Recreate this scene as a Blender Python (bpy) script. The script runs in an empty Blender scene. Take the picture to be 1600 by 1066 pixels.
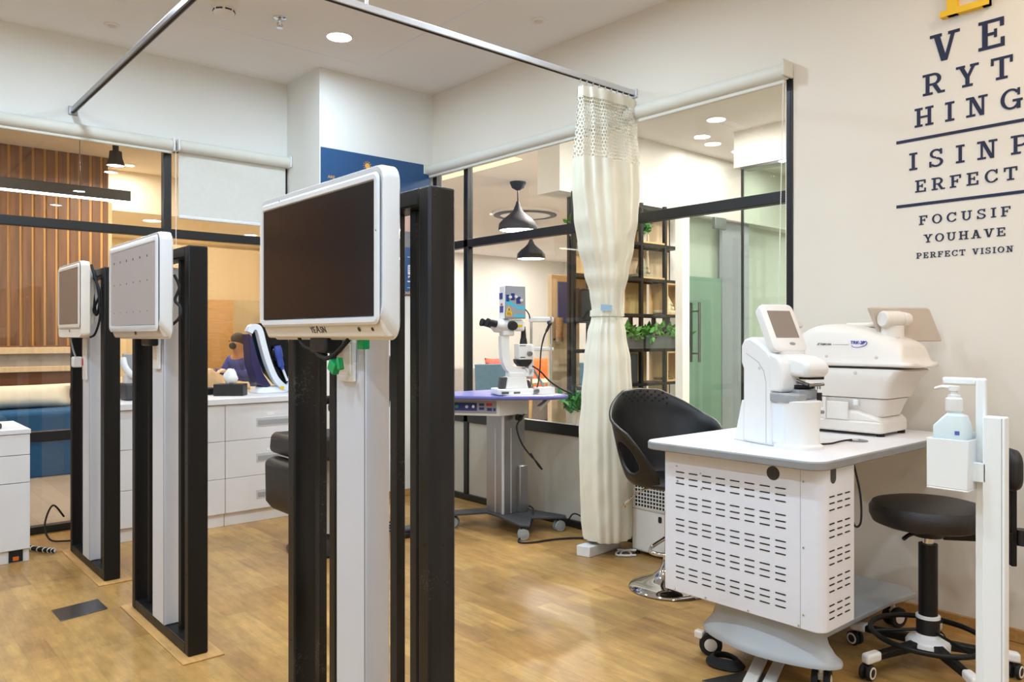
import bpy, bmesh, math, random
from mathutils import Vector, Matrix
random.seed(7)
PI = math.pi
sc = bpy.context.scene
COL = sc.collection

# ------------------------------------------------------------------ camera
cam_d = bpy.data.cameras.new('camera')
cam = bpy.data.objects.new('camera', cam_d)
COL.objects.link(cam)
cam.location = (0, 0, 1.3)
cam.rotation_euler = (PI / 2, 0, -math.radians(41.15))
cam_d.sensor_width = 36
cam_d.lens = 1213 / 1600 * 36
cam_d.shift_y = -6 / 1600
cam_d.clip_start = 0.02
sc.camera = cam
# ------------------------------------------------------------------ world, exposure
w = bpy.data.worlds.new('world')
sc.world = w
w.use_nodes = True
w.node_tree.nodes['Background'].inputs[0].default_value = (1.0, 0.97, 0.93, 1)
w.node_tree.nodes['Background'].inputs[1].default_value = 0.25
sc.view_settings.view_transform = 'Standard'
sc.view_settings.look = 'None'
sc.view_settings.exposure = 0.04
sc.view_settings.gamma = 1
sc.view_settings.use_curve_mapping = False
sc.cycles.use_denoising = True
sc.cycles.max_bounces = 10
sc.cycles.diffuse_bounces = 5
sc.cycles.glossy_bounces = 4
sc.cycles.transparent_max_bounces = 16
sc.cycles.sample_clamp_indirect = 6
sc.cycles.caustics_reflective = False
sc.cycles.caustics_refractive = False
# lamp powers (W) and colours, used by the lamp builders below
PW_ROOM, COL_ROOM = 21.0, (0.635, 0.82, 0.99)
PW_WARM, COL_WARM = 11.0, (1.0, 0.73, 0.50)
PW_LOUNGE, COL_LOUNGE = 22.0, (1.0, 0.88, 0.74)
PW_OFFICE, COL_OFFICE = 34.0, (1.0, 0.94, 0.88)

# ------------------------------------------------------------------ materials
def lin(h):
    h = h.lstrip('#')
    o = []
    for i in (0, 2, 4):
        c = int(h[i:i + 2], 16) / 255
        o.append(c / 12.92 if c <= 0.04045 else ((c + 0.055) / 1.055) ** 2.4)
    return tuple(o)
def mat(name, hx, rough=.5, metal=0, var=.05, scale=6, bump=0, bscale=60, coat=0, spec=.5, stretch=(1, 1, 1), rvar=0, trans=0, emit=0, sheen=0):
    m = bpy.data.materials.new(name)
    m.use_nodes = True
    nt = m.node_tree
    N = nt.nodes
    b = N['Principled BSDF']
    c = lin(hx)
    tc = N.new('ShaderNodeTexCoord')
    mp = N.new('ShaderNodeMapping')
    mp.inputs['Scale'].default_value = stretch
    nt.links.new(tc.outputs['Object'], mp.inputs[0])
    nz = N.new('ShaderNodeTexNoise')
    nz.inputs['Scale'].default_value = scale
    nz.inputs['Detail'].default_value = 4
    nt.links.new(mp.outputs[0], nz.inputs['Vector'])
    r = N.new('ShaderNodeValToRGB')
    r.color_ramp.elements[0].position = .3
    r.color_ramp.elements[1].position = .7
    r.color_ramp.elements[0].color = (*[max(0, v * (1 - var)) for v in c], 1)
    r.color_ramp.elements[1].color = (*[min(1, v * (1 + var)) for v in c], 1)
    nt.links.new(nz.outputs[0], r.inputs[0])
    nt.links.new(r.outputs[0], b.inputs['Base Color'])
    b.inputs['Roughness'].default_value = rough
    b.inputs['Metallic'].default_value = metal
    b.inputs['Specular IOR Level'].default_value = spec
    b.inputs['Coat Weight'].default_value = coat
    if sheen:
        b.inputs['Sheen Weight'].default_value = sheen
    if trans:
        b.inputs['Transmission Weight'].default_value = trans
    if rvar:
        mr = N.new('ShaderNodeMapRange')
        mr.inputs[3].default_value = max(0, rough - rvar)
        mr.inputs[4].default_value = min(1, rough + rvar)
        nt.links.new(nz.outputs[0], mr.inputs[0])
        nt.links.new(mr.outputs[0], b.inputs['Roughness'])
    if bump:
        n2 = N.new('ShaderNodeTexNoise')
        n2.inputs['Scale'].default_value = bscale
        n2.inputs['Detail'].default_value = 3
        nt.links.new(mp.outputs[0], n2.inputs['Vector'])
        bp = N.new('ShaderNodeBump')
        bp.inputs['Strength'].default_value = bump
        bp.inputs['Distance'].default_value = .004
        nt.links.new(n2.outputs[0], bp.inputs['Height'])
        nt.links.new(bp.outputs[0], b.inputs['Normal'])
    if emit:
        b.inputs['Emission Color'].default_value = (*c, 1)
        b.inputs['Emission Strength'].default_value = emit
    return m
def glow(name, col, strength):
    m = bpy.data.materials.new(name)
    m.use_nodes = True
    N = m.node_tree.nodes
    N.remove(N['Principled BSDF'])
    e = N.new('ShaderNodeEmission')
    e.inputs[0].default_value = (*col, 1)
    e.inputs[1].default_value = strength
    m.node_tree.links.new(e.outputs[0], N['Material Output'].inputs[0])
    return m
def glass(name, tint, ior=1.45, extra=0.0, rough=0.0):
    m = bpy.data.materials.new(name)
    m.use_nodes = True
    nt = m.node_tree
    N = nt.nodes
    N.remove(N['Principled BSDF'])
    t = N.new('ShaderNodeBsdfTransparent')
    t.inputs[0].default_value = (*tint, 1)
    g = N.new('ShaderNodeBsdfGlossy')
    g.inputs['Roughness'].default_value = rough
    lw = N.new('ShaderNodeLayerWeight')
    lw.inputs[0].default_value = .5
    pw = N.new('ShaderNodeMath')
    pw.operation = 'POWER'
    pw.inputs[1].default_value = 4.5
    f0 = ((ior - 1) / (ior + 1)) ** 2
    a = N.new('ShaderNodeMath')
    a.operation = 'MULTIPLY_ADD'
    a.inputs[1].default_value = 1 - f0
    a.inputs[2].default_value = f0 + extra
    nt.links.new(lw.outputs['Facing'], pw.inputs[0])
    mx = N.new('ShaderNodeMixShader')
    nt.links.new(pw.outputs[0], a.inputs[0])
    nt.links.new(a.outputs[0], mx.inputs[0])
    nt.links.new(t.outputs[0], mx.inputs[1])
    nt.links.new(g.outputs[0], mx.inputs[2])
    nt.links.new(mx.outputs[0], N['Material Output'].inputs[0])
    return m
def frosted(name, hx, amount):
    m = bpy.data.materials.new(name)
    m.use_nodes = True
    nt = m.node_tree
    N = nt.nodes
    b = N['Principled BSDF']
    b.inputs['Base Color'].default_value = (*lin(hx), 1)
    b.inputs['Roughness'].default_value = .6
    t = N.new('ShaderNodeBsdfTransparent')
    tr = N.new('ShaderNodeBsdfTranslucent')
    tr.inputs[0].default_value = (*lin(hx), 1)
    m1 = N.new('ShaderNodeMixShader')
    m1.inputs[0].default_value = .5
    nt.links.new(b.outputs[0], m1.inputs[1])
    nt.links.new(tr.outputs[0], m1.inputs[2])
    m2 = N.new('ShaderNodeMixShader')
    m2.inputs[0].default_value = amount
    nt.links.new(t.outputs[0], m2.inputs[1])
    nt.links.new(m1.outputs[0], m2.inputs[2])
    nt.links.new(m2.outputs[0], N['Material Output'].inputs[0])
    return m
def planks(name, cols, length, width, rough, rot=PI / 2, gap=.0012, grain=.5, mortar='#8a6236', blotch=0):
    """strip floor: brick pattern with a random tint per board and fine grain along it"""
    m = bpy.data.materials.new(name)
    m.use_nodes = True
    nt = m.node_tree
    N = nt.nodes
    L = nt.links.new
    b = N['Principled BSDF']
    tc = N.new('ShaderNodeTexCoord')
    mp = N.new('ShaderNodeMapping')
    mp.inputs['Rotation'].default_value = (0, 0, rot)
    L(tc.outputs['Object'], mp.inputs[0])
    br = N.new('ShaderNodeTexBrick')
    br.offset = .37
    br.offset_frequency = 2
    br.inputs['Color1'].default_value = (0, 0, 0, 1)
    br.inputs['Color2'].default_value = (1, 1, 1, 1)
    br.inputs['Mortar'].default_value = (.5, .5, .5, 1)
    br.inputs['Scale'].default_value = 1
    br.inputs['Mortar Size'].default_value = gap
    br.inputs['Mortar Smooth'].default_value = .3
    br.inputs['Brick Width'].default_value = length
    br.inputs['Row Height'].default_value = width
    L(mp.outputs[0], br.inputs['Vector'])
    gm = N.new('ShaderNodeMapping')
    gm.inputs['Scale'].default_value = (1.1, 16, 1)
    L(mp.outputs[0], gm.inputs[0])
    add = N.new('ShaderNodeVectorMath')
    add.operation = 'ADD'
    L(gm.outputs[0], add.inputs[0])
    sc_ = N.new('ShaderNodeVectorMath')
    sc_.operation = 'SCALE'
    sc_.inputs['Scale'].default_value = 9
    L(br.outputs['Color'], sc_.inputs[0])
    L(sc_.outputs[0], add.inputs[1])
    nz = N.new('ShaderNodeTexNoise')
    nz.inputs['Scale'].default_value = 2.2
    nz.inputs['Detail'].default_value = 8
    nz.inputs['Roughness'].default_value = .65
    nz.inputs['Distortion'].default_value = .8
    L(add.outputs[0], nz.inputs['Vector'])
    r1 = N.new('ShaderNodeValToRGB')
    for i, h in enumerate(cols):
        e = r1.color_ramp.elements[i] if i < 2 else r1.color_ramp.elements.new(.5)
        e.color = (*lin(h), 1)
    for i, h in enumerate(cols):
        r1.color_ramp.elements[i].position = i / (len(cols) - 1)
    for i, h in enumerate(cols):
        r1.color_ramp.elements[i].color = (*lin(h), 1)
    mixf = N.new('ShaderNodeMix')
    mixf.data_type = 'FLOAT'
    mixf.inputs[0].default_value = grain
    L(br.outputs['Color'], mixf.inputs[2])
    L(nz.outputs[0], mixf.inputs[3])
    L(mixf.outputs[0], r1.inputs[0])
    mc = N.new('ShaderNodeMix')
    mc.data_type = 'RGBA'
    L(br.outputs['Fac'], mc.inputs[0])
    L(r1.outputs[0], mc.inputs[6])
    mc.inputs[7].default_value = (*lin(mortar), 1)
    out = mc.outputs[2]
    if blotch:
        bm_ = N.new('ShaderNodeMapping')
        bm_.inputs['Scale'].default_value = (2.2, 7, 1)
        L(mp.outputs[0], bm_.inputs[0])
        n2 = N.new('ShaderNodeTexNoise')
        n2.inputs['Scale'].default_value = 2.6
        n2.inputs['Detail'].default_value = 7
        n2.inputs['Roughness'].default_value = .7
        L(bm_.outputs[0], n2.inputs['Vector'])
        mr = N.new('ShaderNodeMapRange')
        mr.inputs[1].default_value = .3
        mr.inputs[2].default_value = .7
        mr.inputs[3].default_value = 1 - blotch
        mr.inputs[4].default_value = 1 + blotch * .75
        L(n2.outputs[0], mr.inputs[0])
        vm = N.new('ShaderNodeVectorMath')
        vm.operation = 'SCALE'
        L(out, vm.inputs[0])
        L(mr.outputs[0], vm.inputs['Scale'])
        out = vm.outputs[0]
    L(out, b.inputs['Base Color'])
    b.inputs['Roughness'].default_value = rough
    bp = N.new('ShaderNodeBump')
    bp.inputs['Strength'].default_value = .12
    bp.inputs['Distance'].default_value = .002
    L(nz.outputs[0], bp.inputs['Height'])
    L(bp.outputs[0], b.inputs['Normal'])
    return m
def slats(name, c1, c2, pitch, axis=0):
    """vertical timber slats: dark boards and light gaps, with grain"""
    m = mat(name, c1, .55, var=.25, scale=3, stretch=(8, 8, .5))
    return m
M = {}
def mk(k, *a, **kw):
    M[k] = mat(k, *a, **kw)
mk('wall_white', '#e9e8e3', .85, var=.012, scale=2, bump=.05, bscale=120)
mk('wall_chart', '#e8e0d4', .85, var=.012, scale=2, bump=.05, bscale=120)
mk('ceiling_white', '#eeeae7', .9, var=.015, scale=1.5)
mk('panel_grey', '#b9b3a6', .75, var=.02, scale=2)
mk('wall_cream', '#efe5d2', .85, var=.02, scale=2)
mk('wall_ochre', '#e2d3b0', .85, var=.04, scale=2)
mk('black_steel', '#111112', .45, metal=.0, var=.3, scale=9, bump=.06, bscale=40, stretch=(1, 1, .15), rvar=.1, spec=.3)
mk('black_worn', '#1c1c1e', .4, metal=0, var=.6, scale=14, bump=.08, bscale=30, stretch=(1, 1, .2), rvar=.14, spec=.35)
mk('black_alu', '#17181a', .38, var=.15, scale=5, spec=.5)
mk('black_plastic', '#17171a', .4, var=.15, scale=10, bump=.04, bscale=200)
mk('black_matte', '#1a1a1c', .7, var=.2, scale=10)
mk('black_leather', '#241f1e', .45, var=.2, scale=18, bump=.25, bscale=220)
mk('rubber', '#161616', .75, var=.2, scale=20)
mk('white_plastic', '#ecebea', .38, var=.015, scale=8, coat=.1)
mk('white_gloss', '#e9edf4', .25, var=.012, scale=8, coat=.3)
mk('white_panel', '#d4d6e0', .45, var=.02, scale=4)
mk('white_laminate', '#e4e2e4', .5, var=.02, scale=5)
mk('white_powder', '#e9ebf5', .5, var=.012, scale=20, bump=.04, bscale=300)
mk('white_metal', '#eef0f0', .4, var=.015, scale=8)
mk('cream_plastic', '#e9e2da', .42, var=.015, scale=8)
mk('beige_plastic', '#d9cfc6', .42, var=.02, scale=8)
mk('shaded_cream_plastic', '#cdbfb2', .5, var=.03, scale=8)  # darker cream: shade on the operator screen's back put into the colour
mk('grey_plastic', '#9fa1a3', .4, var=.04, scale=8)
mk('grey_edge', '#8f9092', .5, var=.04, scale=14)
mk('grey_foot', '#a9acaf', .45, var=.03, scale=6)
mk('dark_grey', '#3e3f42', .5, var=.1, scale=10)
mk('chrome', '#d8d8da', .06, metal=1, var=.02, scale=4)
mk('alu', '#a9a8aa', .35, metal=.9, var=.06, scale=20, stretch=(6, 6, .3))
mk('alu_white', '#d9d9dd', .35, metal=.3, var=.03, scale=20)
mk('steel', '#8d8f92', .3, metal=1, var=.06, scale=20, stretch=(1, 8, 1))
mk('plate_metal', '#74767a', .28, metal=.9, var=.1, scale=12)
mk('dark_screen', '#16161c', .18, var=.05, scale=2, spec=.3)
mk('dim_screen', '#8c8078', .25, var=.03, scale=2)
mk('pale_screen', '#aeabae', .3, var=.02, scale=3, emit=.12)
mk('ink', '#55555a', .6, var=.1)
mk('logo_ink', '#3a3a3c', .5, var=.1)
mk('navy', '#1d2544', .7, var=.05, scale=10)
mk('yellow', '#f7c50c', .5, var=.03, scale=6)
mk('blue_board', '#27507f', .45, var=.05, scale=2)
mk('orange_ink', '#eeb04e', .6, var=.05)
mk('white_ink', '#e8e8f2', .6, var=.03)
mk('skin_photo', '#caa79b', .6, var=.15, scale=9)
mk('grey_ink', '#77787e', .6, var=.1)
mk('blue_ink', '#3b41b4', .5, var=.05)
mk('blind_fabric', '#dedcd4', .8, var=.02, scale=30, bump=.02, bscale=400)
mk('blind_cassette', '#dcdad0', .6, var=.015, scale=8)
mk('curtain_cloth', '#e9e6d6', .75, var=.04, scale=5, bump=.5, bscale=14, sheen=.2)
mk('tag_blue', '#9db9d0', .7, var=.05)
mk('purple_top', '#6666ae', .45, var=.06, scale=10)
mk('paper', '#f2f1f3', .8, var=.02)
mk('tissue', '#f4f2ef', .9, var=.02, scale=10)
mk('foam', '#ecebea', .9, var=.06, scale=14, bump=.3, bscale=120)
mk('wood_base', '#c99a5e', .5, var=.15, scale=5, stretch=(10, 1, 10))
mk('wood_trim', '#b98c52', .5, var=.15, scale=5, stretch=(1, 10, 10))
mk('wood_light', '#d8b27c', .5, var=.14, scale=4, stretch=(8, 8, .8))
mk('wood_pale', '#ead0ab', .55, var=.08, scale=4, stretch=(8, 8, .8))
mk('wood_slat', '#78543a', .5, var=.28, scale=4, stretch=(9, 9, .5))
mk('wood_gap_lit', '#d9a663', .6, var=.15, scale=4, stretch=(9, 9, .5))  # golden tone paints warm light and reflections between the slats
mk('wood_dark', '#6c4226', .5, var=.25, scale=4, stretch=(.6, 9, 9))
mk('sofa_blue', '#1d527f', .85, var=.1, scale=20, bump=.2, bscale=200)
mk('cushion_white', '#e9e0cc', .9, var=.05, scale=12, bump=.3, bscale=60)
mk('chair_blue', '#54788f', .85, var=.12, scale=25, bump=.2, bscale=250)
mk('sofa_grey', '#a39c98', .9, var=.08, scale=20, bump=.2, bscale=200)
mk('cushion_red', '#b8503f', .85, var=.5, scale=16)
mk('cushion_orange', '#ee6a33', .85, var=.12, scale=10)
mk('leaf', '#4f8f36', .5, var=.45, scale=30)
mk('leaf_dark', '#2f7a34', .5, var=.4, scale=30)
mk('slate', '#4d5052', .7, var=.15, scale=10, stretch=(1, 1, 4))
mk('stone_pale', '#d8cfb4', .7, var=.2, scale=30, bump=.3, bscale=80)
mk('stone_green', '#98957c', .7, var=.3, scale=30, bump=.3, bscale=80)
mk('stone_dark', '#6f6040', .7, var=.3, scale=30, bump=.3, bscale=80)
mk('device_purple', '#2d2550', .35, var=.15, scale=4)
mk('device_black', '#0a0a0d', .1, var=.1, scale=4, spec=.3)
mk('blue_handle', '#3c4f9e', .45, var=.12, scale=50)
mk('green_plug', '#16a35c', .4, var=.05)
mk('red_knob', '#c72e33', .4, var=.05)
mk('green_knob', '#28a152', .4, var=.05)
mk('cyan', '#4cc4e4', .5, var=.05)
mk('panel_silver', '#a2a4ab', .45, var=.04, scale=8)
mk('panel_blue', '#2b3a8a', .45, var=.06, scale=8)
mk('gel_blue', '#b5d2de', .3, var=.06, scale=6)
mk('bottle_blue', '#dbe7e9', .3, var=.03, scale=6, coat=.2)
mk('skin', '#b98264', .55, var=.06, scale=20)
mk('hair', '#2a201b', .7, var=.2, scale=40)
mk('scrubs', '#2f3f9c', .8, var=.12, scale=20)
mk('mask_black', '#17181c', .8, var=.1)
mk('glove', '#e9ddd2', .6, var=.06, scale=20)
mk('blanket', '#cdb59b', .9, var=.12, scale=10, bump=.4, bscale=30)
mk('lavender', '#c9c2d8', .6, var=.05, scale=2)
mk('poster_blue', '#5364b4', .5, var=.12, scale=3)
mk('teal_panel', '#a3bdb4', .5, var=.08, scale=2)
mk('mural_green', '#b9c6bd', .6, var=.2, scale=3)
mk('brown_card', '#c79a6a', .7, var=.08, scale=20)
mk('patterned', '#a5713c', .6, var=.5, scale=60)
mk('orange_tag', '#e06b1f', .5, var=.05)
M['floor'] = planks('floor', ['#77502f', '#a97f4a', '#bc9354', '#dcb678'], .43, .098, .34, grain=.62, gap=.0005, mortar='#8f6a3c', blotch=.28)
def speckle(m):
    nt = m.node_tree
    N = nt.nodes
    b = N['Principled BSDF']
    src = b.inputs['Base Color'].links[0].from_socket
    tc = N.new('ShaderNodeTexCoord')
    big = N.new('ShaderNodeTexNoise')
    big.inputs['Scale'].default_value = 5
    fine = N.new('ShaderNodeTexNoise')
    fine.inputs['Scale'].default_value = 170
    fine.inputs['Detail'].default_value = 2
    nt.links.new(tc.outputs['Object'], big.inputs['Vector'])
    nt.links.new(tc.outputs['Object'], fine.inputs['Vector'])
    mu = N.new('ShaderNodeMath')
    mu.operation = 'MULTIPLY'
    nt.links.new(big.outputs[0], mu.inputs[0])
    nt.links.new(fine.outputs[0], mu.inputs[1])
    r = N.new('ShaderNodeValToRGB')
    r.color_ramp.elements[0].position = .36
    r.color_ramp.elements[1].position = .46
    nt.links.new(mu.outputs[0], r.inputs[0])
    mx = N.new('ShaderNodeMix')
    mx.data_type = 'RGBA'
    nt.links.new(r.outputs[0], mx.inputs[0])
    nt.links.new(src, mx.inputs[6])
    mx.inputs[7].default_value = (*lin('#4a4744'), 1)
    nt.links.new(mx.outputs[2], b.inputs['Base Color'])
speckle(M['black_worn'])
M['floor_far'] = planks('floor_far', ['#8b7d6c', '#a09180', '#b3a594'], 1.1, .18, .4)
M['pane'] = glass('pane', (.965, .975, .965))
M['pane_green'] = glass('pane_green', (.80, .90, .84), extra=.04)
M['acrylic'] = glass('acrylic', (.95, .96, .96))
M['frost'] = frosted('frost', '#ead9b8', .75)
M['lamp_face'] = glow('lamp_face', (1, .97, .93), 14)
M['lamp_warm'] = glow('lamp_warm', (1, .86, .66), 9)
M['strip_warm'] = glow('strip_warm', (1, .74, .36), 2.2)
M['tube_white'] = glow('tube_white', (1, .93, .84), 12)

# ------------------------------------------------------------------ object helpers
ORI = {}
def tag(o, label=None, cat=None, group=None, kind=None):
    if label: o['label'] = label
    if cat: o['category'] = cat
    if group: o['group'] = group
    if kind: o['kind'] = kind
    return o
def thing(name, label, cat, loc=(0, 0, 0), rotz=0, group=None):
    o = bpy.data.objects.new(name, None)
    COL.objects.link(o)
    o.empty_display_size = .1
    o.location = loc
    o.rotation_euler = (0, 0, rotz)
    return tag(o, label, cat, group)
def world_thing(name, label, cat, loc, group=None):
    """a thing whose parts are modelled in room coordinates"""
    o = thing(name, label, cat, loc, 0, group)
    ORI[o.name] = Vector(loc)
    return o
def struct_root(name, loc=(0, 0, 0)):
    o = bpy.data.objects.new(name, None)
    COL.objects.link(o)
    o.location = loc
    ORI[o.name] = Vector(loc)
    return tag(o, kind='structure')
def copy_tree(o, parent=None, label=None):
    c = o.copy()
    COL.objects.link(c)
    if parent: c.parent = parent
    if label: c['label'] = label
    for ch in list(o.children):
        copy_tree(ch, c)
    return c
class G:
    def __init__(s):
        s.b = bmesh.new()
        s.n0 = 0
    def mark(s):
        s.b.verts.ensure_lookup_table()
        s.n0 = len(s.b.verts)
        return s
    def xf(s, mtx):
        s.b.verts.ensure_lookup_table()
        for v in list(s.b.verts)[s.n0:]:
            v.co = mtx @ v.co
        return s
    def rot(s, ang, axis, c=(0, 0, 0)):
        c = Vector(c)
        return s.xf(Matrix.Translation(c) @ Matrix.Rotation(ang, 4, axis) @ Matrix.Translation(-c))
    def box(s, x0, y0, z0, x1, y1, z1):
        vs = [s.b.verts.new((x, y, z)) for x in (x0, x1) for y in (y0, y1) for z in (z0, z1)]
        for f in ((0, 1, 3, 2), (4, 6, 7, 5), (0, 4, 5, 1), (2, 3, 7, 6), (0, 2, 6, 4), (1, 5, 7, 3)):
            s.b.faces.new([vs[i] for i in f])
        return s
    def loft(s, rings, cap=True, closed=True):
        R = [[s.b.verts.new(p) for p in r] for r in rings]
        n = len(R[0])
        for a, c in zip(R, R[1:]):
            for i in range(n if closed else n - 1):
                j = (i + 1) % n
                try: s.b.faces.new((a[i], a[j], c[j], c[i]))
                except ValueError: pass
        if cap:
            for r in (R[0], R[-1]):
                try: s.b.faces.new(r)
                except ValueError: pass
        return s
    def cyl(s, p, q, r, r2=None, n=20, cap=True):
        p, q = Vector(p), Vector(q)
        r2 = r if r2 is None else r2
        d = (q - p).normalized()
        u = d.orthogonal().normalized()
        v = d.cross(u)
        ring = lambda c, k: [c + (u * math.cos(2 * PI * i / n) + v * math.sin(2 * PI * i / n)) * k for i in range(n)]
        return s.loft([ring(p, r), ring(q, r2)], cap)
    def tube(s, pts, r, n=8, smooth=0, closed=False):
        pts = [Vector(p) for p in pts]
        if smooth: pts = spline(pts, smooth, closed)
        rs = r if isinstance(r, (list, tuple)) else [r] * len(pts)
        if len(rs) != len(pts):
            k = len(pts) - 1
            rs = [rs[min(len(rs) - 1, int(i / k * (len(rs) - 1) + .5))] for i in range(k + 1)]
        t0 = (pts[1] - pts[0]).normalized()
        u = t0.orthogonal().normalized()
        rings = []
        m = len(pts)
        for i, p in enumerate(pts):
            a = pts[(i - 1) % m] if closed or i else pts[i]
            c = pts[(i + 1) % m] if closed or i < m - 1 else pts[i]
            t = (c - a).normalized()
            u = (u - t * u.dot(t))
            u = u.normalized() if u.length > 1e-6 else t.orthogonal().normalized()
            v = t.cross(u)
            rings.append([p + (u * math.cos(2 * PI * k / n) + v * math.sin(2 * PI * k / n)) * rs[i] for k in range(n)])
        if closed:
            rings.append(rings[0])
            R = [[s.b.verts.new(p) for p in r_] for r_ in rings[:-1]]
            R.append(R[0])
            for a, c in zip(R, R[1:]):
                for i in range(n):
                    try: s.b.faces.new((a[i], a[(i + 1) % n], c[(i + 1) % n], c[i]))
                    except ValueError: pass
            return s
        return s.loft(rings)
    def lathe(s, prof, c=(0, 0, 0), n=32, axis='Z', cap=True):
        c = Vector(c)
        rings = []
        for r, z in prof:
            r = max(r, 1e-4)
            ring = []
            for i in range(n):
                a = 2 * PI * i / n
                if axis == 'Z': p = Vector((r * math.cos(a), r * math.sin(a), z))
                elif axis == 'X': p = Vector((z, r * math.cos(a), r * math.sin(a)))
                else: p = Vector((r * math.sin(a), z, r * math.cos(a)))
                ring.append(c + p)
            rings.append(ring)
        return s.loft(rings, cap)
    def prism(s, poly, t0, t1, plane='XZ'):
        def pt(a, b, t):
            return {'XZ': (a, t, b), 'YZ': (t, a, b), 'XY': (a, b, t)}[plane]
        return s.loft([[pt(a, b, t0) for a, b in poly], [pt(a, b, t1) for a, b in poly]])
    def ell(s, c, r, n=20, m=12):
        c = Vector(c)
        rings = []
        for j in range(m + 1):
            t = -PI / 2 + PI * j / m
            k = max(math.cos(t), 1e-3)
            rings.append([c + Vector((r[0] * k * math.cos(2 * PI * i / n), r[1] * k * math.sin(2 * PI * i / n), r[2] * math.sin(t))) for i in range(n)])
        return s.loft(rings)
    def grid(s, pts):
        R = [[s.b.verts.new(p) for p in r] for r in pts]
        for a, c in zip(R, R[1:]):
            for i in range(len(a) - 1):
                s.b.faces.new((a[i], a[i + 1], c[i + 1], c[i]))
        return s
    def obj(s, name, m, parent=None, bevel=0, seg=2, smooth=40, sub=0, solid=0, uv=None):
        off = ORI.get(parent.name) if parent else None
        if off is not None:
            for v in s.b.verts: v.co = v.co - off
        bmesh.ops.recalc_face_normals(s.b, faces=s.b.faces)
        me = bpy.data.meshes.new(name)
        s.b.to_mesh(me)
        s.b.free()
        me.materials.append(M[m] if isinstance(m, str) else m)
        if smooth:
            for p in me.polygons: p.use_smooth = True
            me.set_sharp_from_angle(angle=math.radians(smooth))
        o = bpy.data.objects.new(name, me)
        COL.objects.link(o)
        if parent:
            o.parent = parent
            if off is not None: ORI[o.name] = off
        if solid:
            d = o.modifiers.new('solid', 'SOLIDIFY')
            d.thickness = solid
            d.offset = 0
        if sub:
            d = o.modifiers.new('sub', 'SUBSURF')
            d.levels = d.render_levels = sub
        if bevel:
            d = o.modifiers.new('bevel', 'BEVEL')
            d.width = bevel
            d.segments = seg
            d.limit_method = 'ANGLE'
            d.angle_limit = math.radians(40)
            d.harden_normals = False
        return o
def spline(P, k, closed=False):
    out = []
    n = len(P)
    rng = range(n if closed else n - 1)
    for i in rng:
        p0 = P[(i - 1) % n] if closed or i else P[i]
        p1, p2 = P[i], P[(i + 1) % n]
        p3 = P[(i + 2) % n] if closed or i + 2 < n else p2
        for j in range(k):
            t = j / k
            out.append(.5 * ((2 * p1) + (p2 - p0) * t + (2 * p0 - 5 * p1 + 4 * p2 - p3) * t * t + (3 * p1 - p0 - 3 * p2 + p3) * t ** 3))
    if not closed: out.append(P[-1])
    return out
def rrect(cx, cy, hx, hy, r, n=5):
    r = min(r, hx, hy)
    pts = []
    for sx, sy, a0 in ((1, 1, 0), (-1, 1, PI / 2), (-1, -1, PI), (1, -1, 1.5 * PI)):
        for i in range(n + 1):
            a = a0 + PI / 2 * i / n
            pts.append((cx + sx * (hx - r) + r * math.cos(a), cy + sy * (hy - r) + r * math.sin(a)))
    return pts
def text(name, s, size, m, parent, origin, u, v, depth=.0006, spacing=1.0, align='LEFT'):
    """lettering as a thin mesh: origin, reading direction u, up direction v"""
    cu = bpy.data.curves.new(name, 'FONT')
    cu.body = s
    cu.size = size
    cu.extrude = depth
    cu.space_character = spacing
    cu.align_x = align
    cu.resolution_u = 3
    t = bpy.data.objects.new(name, cu)
    COL.objects.link(t)
    dg = bpy.context.evaluated_depsgraph_get()
    me = bpy.data.meshes.new_from_object(t.evaluated_get(dg))
    bpy.data.objects.remove(t)
    u, v = Vector(u).normalized(), Vector(v).normalized()
    n = u.cross(v)
    mt = Matrix(((u.x, v.x, n.x, origin[0]), (u.y, v.y, n.y, origin[1]), (u.z, v.z, n.z, origin[2]), (0, 0, 0, 1)))
    off = ORI.get(parent.name) if parent else None
    if off is not None: mt = Matrix.Translation(-off) @ mt
    me.transform(mt)
    me.materials.clear()
    me.materials.append(M[m])
    o = bpy.data.objects.new(name, me)
    COL.objects.link(o)
    if parent:
        o.parent = parent
        if off is not None: ORI[o.name] = off
    return o
def disk_light(name, loc, r, power, col, parent=None, spread=PI, rot=(0, 0, 0)):
    l = bpy.data.lights.new(name, 'AREA')
    l.shape = 'DISK'
    l.size = 2 * r
    l.energy = power
    l.color = col
    l.spread = spread
    o = bpy.data.objects.new(name, l)
    COL.objects.link(o)
    o.location = loc
    o.rotation_euler = rot
    if parent:
        o.parent = parent
    return o
# ================================================================== THE SETTING
ZC = 3.338
def struct(name, m, boxes, **kw):
    for b in boxes:
        o = tag(G().box(*b).obj(name, m, **kw), kind='structure')
    return o
struct('floor', 'floor', [(-3.3, -2.7, -.1, 3.86, 5.97, 0)], smooth=0)
struct('ceiling', 'ceiling_white', [(-3.3, -2.7, ZC, 3.86, 5.97, ZC + .1)], smooth=0)
struct('wall_left', 'wall_white', [(-3.3, -2.7, 0, -3.2, 6.02, ZC)], smooth=0)
struct('wall_behind', 'wall_white', [(-3.2, -2.7, 0, 3.9, -2.6, ZC)], smooth=0)
struct('wall_back', 'wall_white', [(-3.2, 5.92, 2.70, 2.76, 6.02, ZC), (-3.2, 5.92, 0, -1.6, 6.02, 2.70)], smooth=0)
struct('wall_pillar', 'wall_white', [(2.76, 5.364, 0, 3.9, 6.02, ZC)], smooth=0)
struct('wall_right', 'wall_chart', [(3.8, -2.6, 0, 3.9, 2.10, ZC), (3.8, 2.10, 2.705, 3.9, 5.364, ZC)], smooth=0)
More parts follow.
